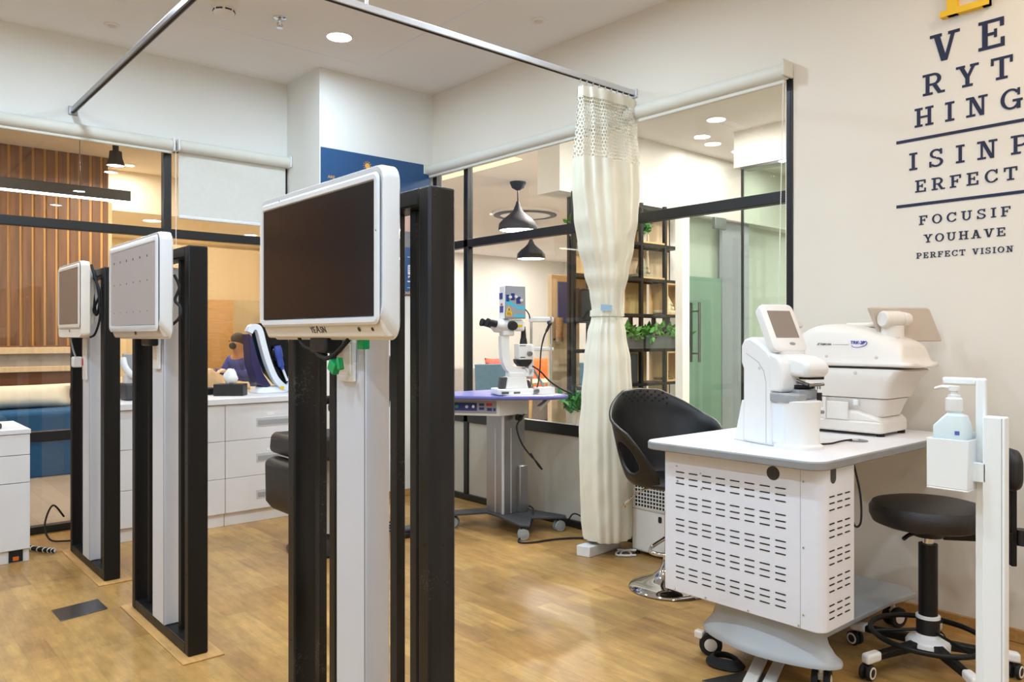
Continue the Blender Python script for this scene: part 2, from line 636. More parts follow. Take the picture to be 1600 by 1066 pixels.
struct('baseboard_right', 'wood_trim', [(3.786, -2.6, 0, 3.8, 2.09, .058)], bevel=.004)
struct('baseboard_pillar', 'wood_trim', [(2.77, 5.35, 0, 3.78, 5.364, .058)], bevel=.004)
struct('lit_tray_edge_1', 'white_ink', [(-1.5, 5.108, ZC - .0015, 2.992, 5.12, ZC)], smooth=0)  # thin white strips paint the lit edges of the ceiling tray
struct('lit_tray_edge_2', 'white_ink', [(2.980, -1.2, ZC - .0015, 2.992, 5.108, ZC)], smooth=0)

# window in the right-hand wall
w2 = struct_root('window_1', (3.8, 3.7, 0))
g = G()
g.box(3.80, 5.31, .0, 3.855, 5.364, 2.705)
g.box(3.80, 4.885, .05, 3.855, 4.94, 2.70)
g.box(3.795, 2.10, .0, 3.86, 2.14, 2.705)
g.box(3.80, 2.14, 2.017, 3.86, 5.31, 2.08)
g.box(3.80, 2.14, .622, 3.86, 5.31, .70)
g.box(3.795, 2.14, 0, 3.86, 5.31, .05)
g.box(3.81, 2.14, 2.665, 3.85, 5.31, 2.705)
g.obj('window_frame', 'black_alu', w2, bevel=.004)
for (y0, y1) in ((2.14, 4.885), (4.94, 5.31)):
    for (z0, z1) in ((.70, 2.017), (2.08, 2.665)):
        G().box(3.824, y0, z0, 3.830, y1, z1).obj('pane', 'pane', w2, smooth=0)
    G().box(3.815, y0, .05, 3.84, y1, .622).obj('lower_panel', 'panel_grey', w2, smooth=0)
# window in the back wall
w1 = struct_root('window_2', (0, 5.92, 0))
g = G()
for x0, x1 in ((1.806, 1.862), (2.72, 2.76), (-.2, -.14), (-1.6, -1.55)):
    g.box(x0, 5.915, 0, x1, 5.975, 2.70)
for x0, x1 in ((-1.55, -.2), (-.14, 1.806), (1.862, 2.72)):
    g.box(x0, 5.915, 2.029, x1, 5.975, 2.092)
    g.box(x0, 5.915, .606, x1, 5.975, .675)
    g.box(x0, 5.91, 0, x1, 5.975, .05)
    g.box(x0, 5.925, 2.66, x1, 5.965, 2.70)
g.obj('window_frame', 'black_alu', w1, bevel=.004)
for x0, x1 in ((-1.55, -.2), (-.14, 1.806), (1.862, 2.72)):
    for z0, z1 in ((.675, 2.029), (2.092, 2.66), (.05, .606)):
        G().box(x0, 5.942, z0, x1, 5.948, z1).obj('pane', 'pane', w1, smooth=0)

# ------------------------------------------------------------------ roller blinds
def chain(g, x, y, z0, z1, dx=0, dy=0):
    n = int((z1 - z0) / .006)
    pts, rs = [], []
    for i in range(n + 1):
        t = i / n
        pts.append((x + dx * t, y + dy * t, z1 - (z1 - z0) * t))
        rs.append(.0032 if i % 2 else .0012)
    m = [Vector(p) for p in pts]
    g.tube(m, rs, n=6)
b = world_thing('roller_blind', 'cream roller blind rolled up along the top of the window beside the eye chart wall', 'blind', (3.755, 3.72, 2.69), 'roller blinds')
G().cyl((3.752, 2.115, 2.692), (3.752, 5.345, 2.692), .043, n=28).obj('blind_roll', 'blind_cassette', b)
G().box(3.742, 2.12, 2.628, 3.762, 5.34, 2.652).obj('bottom_bar', 'blind_cassette', b, bevel=.006)
for y0, y1 in ((2.098, 2.114), (5.346, 5.36)): G().box(3.70, y0, 2.66, 3.80, y1, 2.745).obj('end_bracket', 'blind_cassette', b, bevel=.006)
g = G(); chain(g, 3.745, 2.125, 1.42, 2.70, dy=.03); chain(g, 3.775, 2.128, 1.42, 2.70)
g.obj('pull_chain', 'white_plastic', b)
b = world_thing('roller_blind', 'long cream roller blind rolled up above the wood-slat lounge window', 'blind', (.2, 5.86, 2.69), 'roller blinds')
G().cyl((-1.55, 5.868, 2.695), (1.845, 5.868, 2.695), .043, n=28).obj('blind_roll', 'blind_cassette', b)
G().box(-1.55, 5.86, 2.632, 1.85, 5.876, 2.654).obj('bottom_bar', 'blind_cassette', b, bevel=.006)
G().box(1.846, 5.82, 2.645, 1.862, 5.92, 2.745).obj('end_bracket', 'white_plastic', b, bevel=.006)
g = G(); chain(g, 1.872, 5.86, .9, 2.66, dx=.01); chain(g, 1.882, 5.88, .9, 2.66)
g.obj('pull_chain', 'white_plastic', b)
b = world_thing('roller_blind', 'white roller blind pulled down over the narrow window next to the pillar', 'blind', (2.32, 5.86, 2.69), 'roller blinds')
G().cyl((1.898, 5.868, 2.70), (2.742, 5.868, 2.70), .043, n=28).obj('blind_roll', 'blind_cassette', b)
G().box(1.905, 5.898, 2.19, 2.735, 5.901, 2.70).obj('blind_fabric', 'blind_fabric', b, smooth=0)
G().box(1.903, 5.888, 2.172, 2.737, 5.908, 2.196).obj('bottom_bar', 'white_plastic', b, bevel=.006)
for x0, x1 in ((1.882, 1.897), (2.743, 2.757)): G().box(x0, 5.82, 2.655, x1, 5.92, 2.745).obj('end_bracket', 'white_plastic', b, bevel=.006)

# ------------------------------------------------------------------ ceiling lamps and fittings
def ceiling_light(x, y, z, label, power, col, r=.078, face='lamp_face', group='ceiling downlights'):
    t = thing('ceiling_light', label, 'ceiling light', (x, y, z), 0, group)
    G().lathe([(r + .014, 0), (r + .014, -.006), (r + .004, -.012), (r, -.008), (r, 0)], n=40).obj('trim_ring', 'white_plastic', t)
    G().lathe([(r, -.001), (r, -.007)], n=40).obj('diffuser', face, t)
    disk_light('lamp', (0, 0, -.0095), r * .97, power, col, t)
    return t
ceiling_light(2.574, 4.72, ZC, 'round white downlight glowing in the clinic ceiling next to the sprinkler head', PW_ROOM * .8, COL_ROOM)
room_spots = [(2.57, 3.05), (2.57, 1.45), (1.03, 4.66), (1.03, 3.05), (1.03, 1.45), (2.57, -.2), (1.03, -.2), (-.6, 3.05), (-.6, 1.45), (-.6, 4.66), (-.6, -.2), (2.57, -1.7), (.6, -1.7), (-2.1, 2.2), (-2.1, .2)]
for x, y in room_spots:
    ceiling_light(x, y, ZC, 'round white downlight in the ceiling outside the view', PW_ROOM * (.12 if x > 2 and y < 2 else 1.0), COL_ROOM)
for x, y in ((3.25, .35), (3.2, -.8)):
    ceiling_light(x, y, ZC, 'warm round downlight near the eye chart wall', PW_WARM, COL_WARM, face='lamp_warm', group='warm downlights')
t = thing('smoke_detector', 'white round smoke detector on the clinic ceiling beside the curtain track', 'smoke detector', (1.80, 4.74, ZC))
G().lathe([(.075, 0), (.075, -.022), (.068, -.03)], n=36).obj('base_ring', 'cream_plastic', t)
G().lathe([(.062, -.03), (.062, -.052), (.05, -.064), (.02, -.068)], n=36).obj('sensor_dome', 'cream_plastic', t)
g = G()
for k in range(7):
    a = 2 * PI * k / 7 + .3
    g.mark().box(.058, -.02, -.049, .0635, .02, -.040).rot(a, 'Z')
g.obj('vent_slot', 'black_matte', t)
t = thing('fire_sprinkler', 'chrome sprinkler head hanging from the ceiling left of the glowing downlight', 'sprinkler', (2.144, 4.706, ZC), 0, 'sprinkler heads')
G().lathe([(.04, 0), (.04, -.004), (.028, -.010)], n=28).obj('escutcheon', 'chrome', t)
G().lathe([(.011, -.008), (.011, -.028), (.006, -.034), (.0045, -.055)], n=16).tube([(.008, 0, -.03), (.02, 0, -.042), (.006, 0, -.062)], .0025, 6).tube([(-.008, 0, -.03), (-.02, 0, -.042), (-.006, 0, -.062)], .0025, 6).obj('nozzle', 'chrome', t)
G().lathe([(.019, -.062), (.019, -.065)], n=20).obj('deflector', 'chrome', t)
def disc_detector(x, y, label):
    t = thing('ceiling_sensor', label, 'ceiling sensor', (x, y, ZC), 0, 'round ceiling sensors')
    G().lathe([(.05, 0), (.05, -.003), (.044, -.007), (.03, -.007)], n=32).obj('cover_plate', 'cream_plastic', t)
    G().lathe([(.028, -.006), (.024, -.012), (.012, -.014)], n=24).obj('sensor_button', 'beige_plastic', t)
disc_detector(1.368, 5.532, 'small cream sensor disc on the ceiling above the long roller blind')
disc_detector(3.413, 3.649, 'small cream sensor disc on the ceiling above the gathered curtain')

# ------------------------------------------------------------------ curtain track and curtain
t = world_thing('curtain_track', 'grey aluminium curtain track hung below the ceiling in an L shape', 'curtain rail', (1.22, 3.178, 2.83))
G().box(1.205, 3.163, 2.820, 3.79, 3.193, 2.852).obj('track_rail', 'alu_white', t, bevel=.003)
G().box(1.205, 3.193, 2.820, 1.237, 5.91, 2.852).obj('track_rail', 'alu', t, bevel=.003)
G().box(1.215, 3.172, 2.816, 3.785, 3.184, 2.8205).box(1.215, 3.184, 2.816, 1.227, 5.9, 2.8205).obj('track_slot', 'black_matte', t, smooth=0)
G().box(3.788, 3.15, 2.805, 3.80, 3.206, 2.862).obj('wall_bracket', 'alu_white', t, bevel=.003)
G().box(1.193, 5.906, 2.805, 1.249, 5.92, 2.862).obj('wall_bracket', 'alu', t, bevel=.003)
G().cyl((1.874, 3.178, 2.85), (1.874, 3.178, ZC), .009, n=14).obj('ceiling_hanger', 'alu_white', t)

def net_material():
    m = M['curtain_cloth'].copy()
    m.name = 'curtain_net'
    nt = m.node_tree
    N = nt.nodes
    L = nt.links.new
    uvn = N.new('ShaderNodeUVMap')
    br = N.new('ShaderNodeTexBrick')
    br.offset = .5
    br.inputs['Scale'].default_value = 1
    br.inputs['Brick Width'].default_value = .017
    br.inputs['Row Height'].default_value = .021
    br.inputs['Mortar Size'].default_value = .0030
    br.inputs['Mortar Smooth'].default_value = 0
    L(uvn.outputs[0], br.inputs['Vector'])
    tr = N.new('ShaderNodeBsdfTransparent')
    mx = N.new('ShaderNodeMixShader')
    L(br.outputs['Fac'], mx.inputs[0])
    L(tr.outputs[0], mx.inputs[1])
    L(N['Principled BSDF'].outputs[0], mx.inputs[2])
    L(mx.outputs[0], N['Material Output'].inputs[0])
    return m
M['curtain_net'] = net_material()
FWv, RTv = Vector((.658, .753, 0)), Vector((.753, -.658, 0))
# z, half-width along the track, half-depth, pleat amplitude, sideways shift
CUR = [(2.805, .240, .050, .016, 0), (2.70, .238, .060, .017, 0), (2.55, .235, .075, .018, 0), (2.42, .250, .085, .019, 0),
       (2.395, .252, .088, .020, 0), (2.2, .248, .10, .020, 0), (2.02, .222, .11, .018, -.005), (1.85, .178, .112, .015, -.012), (1.68, .130, .10, .010, -.012),
       (1.56, .098, .084, .006, -.008), (1.47, .085, .08, .005, -.006), (1.42, .086, .08, .006, -.006), (1.32, .108, .092, .009, -.008),
       (1.15, .132, .112, .009, -.006), (.95, .145, .125, .008, -.010), (.72, .152, .135, .008, -.016), (.45, .152, .138, .007, -.014), (.22, .146, .135, .007, -.008), (.11, .138, .128, .008, -.004), (.085, .13, .12, .008, -.004)]
def cur_at(z):
    for a, c in zip(CUR, CUR[1:]):
        if a[0] >= z >= c[0]:
            t = (a[0] - z) / (a[0] - c[0])
            t = t * t * (3 - 2 * t) if a[1] != c[1] else t
            return [p + (q - p) * t for p, q in zip(a, c)]
    return list(CUR[-1])
def cur_ring(z, grow=0, n=160):
    _, a, b_, amp, sh = cur_at(z)
    ring = []
    rnd = random.Random(3)
    for i in range(n):
        t = 2 * PI * i / n
        k = 1 + (amp / a) * (.9 * math.sin(13 * t + .5 * math.sin(3 * t + z * .6)) + .5 * math.sin(7 * t + 1.3 + z * .4))
        sx = math.copysign(abs(math.cos(t)) ** .8, math.cos(t))
        sy = math.copysign(abs(math.sin(t)) ** .8, math.sin(t))
        wr = .0016 * math.sin(11 * z + 5 * t) + .0012 * math.sin(29 * z - 7 * t) * math.sin(3 * z + t)
        wr *= min(1, max(0, 2.2 - z) * 1.2)
        k = k + wr / a
        ring.append(Vector((3.528 + sh + sx * a * k + grow * sx, 3.157 + sy * b_ * (k + .25 * (amp / a) * math.sin(17 * t)) + grow * sy, z)))
    return ring
def cur_mesh(name, m, z0, z1, dz, parent, grow=0, uv=False, solid=0):
    n = max(2, int((z1 - z0) / dz))
    rings = [cur_ring(z1 - (z1 - z0) * i / n, grow) for i in range(n + 1)]
    g = G()
    off = ORI[parent.name]
    bm = g.b
    uvl = bm.loops.layers.uv.new('uv') if uv else None
    R = [[bm.verts.new(p) for p in r] for r in rings]
    k = len(R[0])
    per = [0]
    for i in range(k):
        per.append(per[-1] + (rings[0][(i + 1) % k] - rings[0][i]).length)
    for j, (a, c) in enumerate(zip(R, R[1:])):
        for i in range(k):
            f = bm.faces.new((a[i], a[(i + 1) % k], c[(i + 1) % k], c[i]))
            if uv:
                for lp, (ii, jj) in zip(f.loops, ((i, j), (i + 1, j), (i + 1, j + 1), (i, j + 1))):
                    lp[uvl].uv = (per[ii], rings[jj][0].z)
    return g.obj(name, m, parent, smooth=180, solid=solid)
t = world_thing('privacy_curtain', 'cream privacy curtain with a net top, gathered by a tie beside the window', 'curtain', (3.528, 3.157, .085))
cur_mesh('heading_band', 'curtain_cloth', 2.705, 2.768, .012, t, grow=.003)
cur_mesh('net_top', 'curtain_net', 2.348, 2.705, .03, t, uv=True)
cur_mesh('cloth_drape', 'curtain_cloth', .085, 2.356, .022, t, grow=.001)
cur_mesh('tie_band', 'curtain_cloth', 1.425, 1.462, .01, t, grow=.009)
g = G()
c = Vector((3.528 - .03, 3.157, 1.474)) - FWv * .098
g.mark().box(-.033, -.002, -.018, .033, .002, .018).xf(Matrix.Translation(c) @ Matrix.Rotation(-math.radians(41), 4, 'Z') @ Matrix.Rotation(.06, 4, 'Y'))
g.obj('care_label', 'tag_blue', t)
for i in range(9):
    x = 3.31 + i * .054
    G().cyl((x, 3.176, 2.755), (x, 3.176, 2.822), .006, n=8).obj('curtain_glider', 'white_plastic', t)

# ------------------------------------------------------------------ eye-chart lettering on the right wall
def seg(g, x0, y0, x1, y1, wd):
    """a straight stroke of horizontal width wd"""
    return [(x0 - wd / 2, y0), (x0 + wd / 2, y0), (x1 + wd / 2, y1), (x1 - wd / 2, y1)]
def rc(x0, y0, x1, y1):
    return [(x0, y0), (x1, y0), (x1, y1), (x0, y1)]
def arc(cx, cy, rx, ry, a0, a1, tx, ty, n=18):
    out = []
    for i in range(n):
        p = math.radians(a0 + (a1 - a0) * i / n)
        q = math.radians(a0 + (a1 - a0) * (i + 1) / n)
        out.append([(cx + rx * math.cos(p), cy + ry * math.sin(p)), (cx + rx * math.cos(q), cy + ry * math.sin(q)),
                    (cx + (rx - tx) * math.cos(q), cy + (ry - ty) * math.sin(q)), (cx + (rx - tx) * math.cos(p), cy + (ry - ty) * math.sin(p))])
    return out
T, S = .17, .11
def sf(cx, y, wd=.40):
    return rc(cx - wd / 2, y, cx + wd / 2, y + S)
def stem(x, y0=0, y1=1):
    return rc(x - T / 2, y0, x + T / 2, y1)
LET = {
    'E': (.86, lambda: [stem(.2), rc(0, 0, .8, S), rc(0, 1 - S, .78, 1), rc(.25, .455, .56, .555), rc(.68, 0, .8, .32), rc(.66, .70, .78, 1), rc(.48, .36, .57, .65)]),
    'F': (.82, lambda: [stem(.2), sf(.22, 0, .44), rc(0, 1 - S, .78, 1), rc(.25, .455, .56, .555), rc(.66, .70, .78, 1), rc(.48, .36, .57, .65)]),
    'I': (.46, lambda: [stem(.23), sf(.23, 0, .44), sf(.23, 1 - S, .44)]),
    'H': (.98, lambda: [stem(.22), stem(.76), sf(.22, 0), sf(.22, 1 - S), sf(.76, 0), sf(.76, 1 - S), rc(.22, .45, .76, .555)]),
    'N': (1.0, lambda: [rc(.17, 0, .28, 1), rc(.72, 0, .83, 1), seg(0, .26, 1, .74, 0, .2), sf(.22, 0, .42), sf(.16, 1 - S, .32), sf(.775, 1 - S, .42)]),
    'T': (.88, lambda: [stem(.43), sf(.43, 0, .46), rc(0, 1 - S, .86, 1), rc(0, .68, .11, 1), rc(.75, .68, .86, 1)]),
    'V': (.98, lambda: [seg(0, .2, 1, .47, 0, .2), seg(0, .78, 1, .51, 0, .13), sf(.19, 1 - S, .40), sf(.79, 1 - S, .38)]),
    'Y': (.96, lambda: [seg(0, .19, 1, .48, .40, .19), seg(0, .77, 1, .48, .40, .14), stem(.48, 0, .48), sf(.48, 0, .44), sf(.19, 1 - S, .38), sf(.77, 1 - S, .36)]),
    'A': (1.0, lambda: [seg(0, .20, 0, .47, 1, .13), seg(0, .78, 0, .49, 1, .2), rc(.28, .30, .70, .39), sf(.19, 0, .38), sf(.79, 0, .40), rc(.33, 1 - S, .6, 1)]),
    'U': (.98, lambda: [stem(.22, .32), rc(.70, .32, .82, 1), sf(.22, 1 - S, .42), sf(.76, 1 - S, .38)] + arc(.478, .34, .343, .345, 180, 360, .15, .11)),
    'O': (.96, lambda: arc(.48, .5, .46, .51, 0, 360, .17, .10, 32)),
    'C': (.92, lambda: arc(.48, .5, .46, .51, 40, 320, .17, .10, 26) + [rc(.75, .66, .86, 1.0), rc(.75, .13, .86, .30)]),
    'G': (1.0, lambda: arc(.48, .5, .46, .51, 40, 325, .17, .10, 26) + [rc(.75, .66, .86, 1.0), rc(.72, 0, .88, .42), sf(.76, .36, .42)]),
    'S': (.80, lambda: arc(.385, .745, .33, .265, 30, 270, .14, .10, 18) + arc(.40, .26, .36, .27, -150, 90, .15, .10, 20) + [rc(.60, .70, .71, 1), rc(.03, 0, .14, .32)]),
    'P': (.88, lambda: [stem(.22), sf(.24, 0, .46), rc(0, 1 - S, .5, 1), rc(.25, .40, .5, .50)] + arc(.48, .70, .36, .30, -90, 90, .17, .10, 14)),
    'R': (.98, lambda: [stem(.22), sf(.23, 0, .44), rc(0, 1 - S, .5, 1), rc(.25, .43, .52, .53), seg(0, .78, 0, .52, .46, .2), sf(.85, 0, .26)] + arc(.48, .715, .34, .285, -90, 90, .17, .10, 14)),
    ' ': (.55, lambda: []),
}
for k, (wd, f) in list(LET.items()):
    LET[k] = (wd, [[(p[1], p[2]) if len(p) == 3 else p for p in q] for q in f()])
def wall_letters(s, y0, y1, z0, h, name, label, m='navy', depth=.0022, gap_scale=1.0, wk=1.0):
    """letters on the right wall, read from y0 (left end) to y1 (right end)"""
    total = sum(LET[c][0] for c in s) * h * wk
    gap = ((y0 - y1) - total) / max(1, len(s) - 1)
    t = world_thing(name, label, 'wall lettering', (3.80, (y0 + y1) / 2, z0), 'eye chart lettering on the wall' if m == 'navy' else None)
    y = y0
    for ch in s:
        wd, polys = LET[ch]
        if polys:
            g = G()
            for i, q in enumerate(polys):
                g.prism([(y - a * h * wk, z0 + b * h) for a, b in q], 3.7995 - depth - i * .00002, 3.8002, 'YZ')
            g.obj('letter', m, t, smooth=0)
        y -= wd * h * wk + gap
    return t
wall_letters('VE', 1.423, 1.114, 2.558, .127, 'wall_lettering', 'large navy letters VE painted on the wall under the yellow letter')
wall_letters('RYT', 1.456, 1.089, 2.415, .097, 'wall_lettering', 'navy letters RYT painted in the second row of the eye chart')
wall_letters('HING', 1.493, 1.052, 2.277, .087, 'wall_lettering', 'navy letters HING just above the upper stripe of the eye chart')
wall_letters('ISINP', 1.516, 1.028, 2.081, .08, 'wall_lettering', 'navy letters ISINP just under the upper stripe of the eye chart')
wall_letters('ERFECT', 1.489, 1.073, 1.974, .056, 'wall_lettering', 'navy letters ERFECT just above the lower stripe of the eye chart', wk=1.05)
wall_letters('FOCUSIF', 1.472, 1.098, 1.821, .042, 'wall_lettering', 'navy letters FOCUSIF just under the lower stripe of the eye chart', wk=1.1)
wall_letters('YOUHAVE', 1.452, 1.117, 1.737, .037, 'wall_lettering', 'small navy letters YOUHAVE in the second row from the bottom', wk=1.1)
wall_letters('PERFECT VISION', 1.484, 1.089, 1.666, .026, 'wall_lettering', 'tiny navy words PERFECT VISION in the bottom row of the eye chart', wk=1.05)
o = wall_letters('E', 1.372, 1.16, 2.745, .25, 'wall_letter', 'big raised yellow letter E at the top of the eye chart', 'yellow', depth=.03)
o['category'] = 'wall letter'
for z, lb in ((2.215, 'upper navy stripe across the eye chart, above the letters ISINP'), (1.911, 'lower navy stripe across the eye chart, above the letters FOCUSIF')):
    tag(G().box(3.7973, .90, z, 3.8005, 1.574, z + .0135).obj('wall_stripe', 'navy', None, smooth=0), lb, 'painted stripe', 'eye chart stripes')

# ------------------------------------------------------------------ blue sign board on the pillar wall
t = world_thing('sign_board', 'large dark blue sign board on the pillar wall behind the front monitor', 'sign', (3.265, 5.36, 1.642))
G().box(2.768, 5.352, 1.642, 3.766, 5.364, 2.737).obj('board', 'blue_board', t, bevel=.001, smooth=0)
U, Vv = (1, 0, 0), (0, 0, 1)
text('lettering', 'ARE', .034, 'orange_ink', t, (2.822, 5.3515, 2.508), U, Vv)
text('lettering', 'out', .046, 'orange_ink', t, (3.505, 5.3515, 1.652), U, Vv)
g = G()
c = (3.165, 5.3515, 2.648)
g.lathe([(.014, 0), (.022, 0), (.022, -.001), (.014, -.001)], c, 20, 'Y')
for k in range(12):
    a = 2 * PI * k / 12
    g.mark().box(c[0] - .002, 5.3505, c[2] + .027, c[0] + .002, 5.352, c[2] + .038).rot(a, 'Y', c)
g.obj('eye_emblem', 'orange_ink', t)
G().box(3.33, 5.351, 2.165, 3.74, 5.3525, 2.44).obj('photo_print', 'skin_photo', t, smooth=0)
G().box(3.33, 5.3508, 2.035, 3.74, 5.3523, 2.165).obj('photo_print', 'grey_ink', t, smooth=0)
g = G()
g.box(3.54, 5.351, 1.955, 3.74, 5.3525, 1.959).box(3.54, 5.351, 1.704, 3.74, 5.3525, 1.707).box(3.54, 5.351, 1.752, 3.73, 5.3525, 1.762)
g.prism(rrect(3.565, 1.853, .022, .04, .01), 5.3505, 5.3525, 'XZ')
g.prism([(3.545, 1.803), (3.57, 1.803), (3.548, 1.783)], 5.3505, 5.3525, 'XZ')
g.obj('printed_mark', 'white_ink', t, smooth=0)
g = G()
for k in range(3):
    g.box(3.545, 5.3498, 1.84 + k * .017, 3.572, 5.3504, 1.843 + k * .017)
g.obj('printed_mark', 'blue_board', t, smooth=0)

# ------------------------------------------------------------------ the three chart stands
STAND = 'display stands in a row'
def make_stand(y0, label, worn):
    """black tube frame 0.785 m long (from y = 0 to y = .785, x = 0 to .08) around a white upright panel"""
    fm = 'black_worn' if worn else 'black_steel'
    t = thing('display_stand', label, 'display stand', (1.095 if worn else 1.078, y0, 0), 0, STAND)
    L_ = .785
    g = G()
    def tube_y(z0, z1):
        g.box(0, 0, z0, .08, L_, z1)
    G().box(0, 0, 0, .08, .047, 1.667).obj('frame_post', fm, t, bevel=.006)
    G().box(0, L_ - .047, 0, .08, L_, 1.667).obj('frame_post', fm, t, bevel=.006)
    G().box(.0005, .0465, 1.622, .0795, L_ - .0465, 1.6665).obj('top_beam', fm, t, bevel=.005)
    G().box(.0005, .0465, 0, .0795, L_ - .0465, .045).obj('bottom_beam', fm, t, bevel=.004)
    for ya, yb in ((.112, .142), (.203, .238), (.545, .58), (.643, .673)):
        G().box(.038, ya, .045, .064, yb, 1.622).obj('inner_bar', fm, t, bevel=.002)
    p = G().box(-.002, .300, .045, .076, .462, 1.597).obj('center_panel', 'white_panel', t, bevel=.004)
    G().box(-.003, .3015, .048, -.0015, .3040, 1.594).obj('panel_edge', 'grey_edge', p, smooth=0)
    g = G()
    for z in (.33, .78, 1.22, 1.5):
        g.cyl((.042, -.001, z), (.042, .002, z), .0035, n=10)
    for z in (.33, .78):
        g.cyl((-.001, .024, z), (.002, .024, z), .0035, n=10)
        g.cyl((-.001, L_ - .024, z), (.002, L_ - .024, z), .0035, n=10)
    g.obj('screw', 'rubber', t)
    return t
stand_front = make_stand(1.56, 'tall black framed display stand with white panel in front, paint worn on its post', True)
stand_mid = make_stand(3.219, 'middle black framed display stand of the row, carrying the pale chart screen', False)
stand_far = make_stand(4.512, 'farthest black framed display stand of the row, next to the white drawer unit', False)
for y0, lb in ((3.165, 'thin wooden floor plate under the middle display stand'), (4.458, 'thin wooden floor plate under the farthest display stand')):
    tag(G().box(1.040, y0, 0.0005, 1.205, y0 + .895, .006).obj('floor_plate', 'wood_base', None, bevel=.002), lb, 'floor plate', 'wooden plates under the stands')
tag(G().box(1.055, 1.505, 0.0005, 1.222, 2.40, .006).obj('floor_plate', 'wood_base', None, bevel=.002), 'thin wooden floor plate under the front display stand', 'floor plate', 'wooden plates under the stands')
for o in (stand_front, stand_mid, stand_far): o.location.z = .006

# ------------------------------------------------------------------ monitors on the stands (screen faces -X)
def yz_ring(x, cy, cz, hy, hz, r):
    return [(x, a, b) for a, b in rrect(cy, cz, hy, hz, r, 6)]
def make_monitor(label, x, cy, wd, zb, zt, screen, scr_rect, kind):
    """x: front face; wd: width along Y; scr_rect: (margin, bottom, top)"""
    t = world_thing('monitor', label, 'monitor', (x + .05, cy, zb), 'chart monitors on the stands')
    cz, hz, hy = (zb + zt) / 2, (zt - zb) / 2, wd / 2
    mg, sb, st = scr_rect
    g = G()
    R = []
    if kind == 'wide':
        lower = .05
        prof = [(0.004, -.012, lower), (0, 0, lower), (.012, .004, lower - .012), (.045, .004, .0), (.052, -.004, 0.0)]
        for dx, grow, lo in prof:
            z0, z1 = zb + lo, zt
            R.append(yz_ring(x + dx, cy, (z0 + z1) / 2, hy + grow, (z1 - z0) / 2 + grow, .035))
        b = g.loft(R).obj('housing', 'white_gloss', t, bevel=.003, smooth=35)
    else:
        for dx, k in ((.004, -.010), (0, 0), (.02, .004), (.045, 0), (.05, -.03), (.08, -.075), (.092, -.10)):
            R.append(yz_ring(x + dx, cy, cz, hy + k, hz + k * .8, .03))
        b = g.loft(R).obj('housing', 'cream_plastic', t, bevel=.002, smooth=35)
    cs, hs = (sb + st) / 2, (st - sb) / 2
    # raised bezel ring and the inset screen
    g = G()
    o1 = yz_ring(x - .001, cy, cs, hy - mg * .35, hs + mg * .62, .022)
    o2 = yz_ring(x - .006, cy, cs, hy - mg * .5, hs + mg * .45, .02)
    o3 = yz_ring(x - .006, cy, cs, hy - mg + .004, hs + .004, .003)
    o4 = yz_ring(x + .002, cy, cs, hy - mg, hs, .003)
    g.loft([o1, o2, o3, o4], cap=False).obj('bezel', 'white_gloss' if kind == 'wide' else 'cream_plastic', t, smooth=35)
    s = G().box(x - .0035, cy - hy + mg, sb, x - .0015, cy + hy - mg, st).obj('screen', screen, t, smooth=0)
    return t, s
m1, s1 = make_monitor('widescreen white monitor with a dark blank screen on the front stand', .998, 1.974, .716, 1.296, 1.719, 'dark_screen', (.035, 1.353, 1.683), 'wide')
g = G()
g.prism([(1.007, 1.352), (.999, 1.345), (1.018, 1.298), (1.045, 1.298), (1.045, 1.352)], 1.63, 2.318, 'XZ')
m1c = g.obj('lower_bezel', 'cream_plastic', m1, bevel=.006)
def on_bezel(y, z):
    f = (1.345 - z) / (1.345 - 1.298)
    return (.999 + .019 * f - .0006, y, z)
vb = Vector((.999 - 1.018, 0, 1.345 - 1.298)).normalized()
text('maker_name', 'YE', .026, 'logo_ink', m1, on_bezel(2.013, 1.312), (0, -1, 0), vb)
text('maker_name', 'SN', .026, 'logo_ink', m1, on_bezel(1.955, 1.312), (0, -1, 0), vb)
text('maker_name', 'A', .032, 'logo_ink', m1, on_bezel(1.980, 1.312), (0, -1, 0), vb)
g = G()
for y, r in ((1.745, .006), (1.68, .005)):
    p = Vector(on_bezel(y, 1.32))
    g.cyl(p, p + Vector((-.0006, 0, -.0003)) * 2, r, n=14)
g.obj('button', 'logo_ink', m1)
g = G()
g.cyl((.9915, 2.18, 1.702), (.9925, 2.18, 1.702), .0022, n=8).cyl((.9915, 1.638, 1.56), (.9925, 1.638, 1.56), .0022, n=8)
g.obj('status_light', 'logo_ink', m1)
m2, s2 = make_monitor('widescreen white monitor with a pale chart screen on the middle stand', .965, 3.580, .745, 1.296, 1.716, 'pale_screen', (.045, 1.352, 1.680), 'wide')
g = G()
g.prism([(.974, 1.352), (.966, 1.345), (.985, 1.298), (1.012, 1.298), (1.012, 1.352)], 3.225, 3.935, 'XZ')
g.obj('lower_bezel', 'beige_plastic', m2, bevel=.006)
g = G()
for z, h in ((1.628, .009), (1.53, .006), (1.405, .006)):
    for k in range(6):
        y = 3.845 - k * .098
        q = h if z > 1.5 else h * .8
        g.box(.9605, y, z, .9612, y + q, z + q * .28).box(.9605, y, z + q * .36, .9612, y + q, z + q * .64).box(.9605, y, z + q * .72, .9612, y + q, z + q).box(.9605, y, z, .9612, y + q * .3, z + q)
g.obj('chart_print', 'ink', m2, smooth=0)
g = G().lathe([(.009, 0), (.011, 0), (.011, -.001), (.009, -.001)], (.9755, 3.57, 1.32), 16, 'X')
g.obj('maker_logo', 'logo_ink', m2)
m3, s3 = make_monitor('small cream monitor with a grey screen on the farthest stand', .975, 4.82, .535, 1.300, 1.702, 'dim_screen', (.038, 1.372, 1.668), 'deep')
g = G().cyl((.974, 4.80, 1.335), (.9725, 4.80, 1.335), .007, n=14)
g.obj('power_button', 'logo_ink', m3)
tag(m3, None)
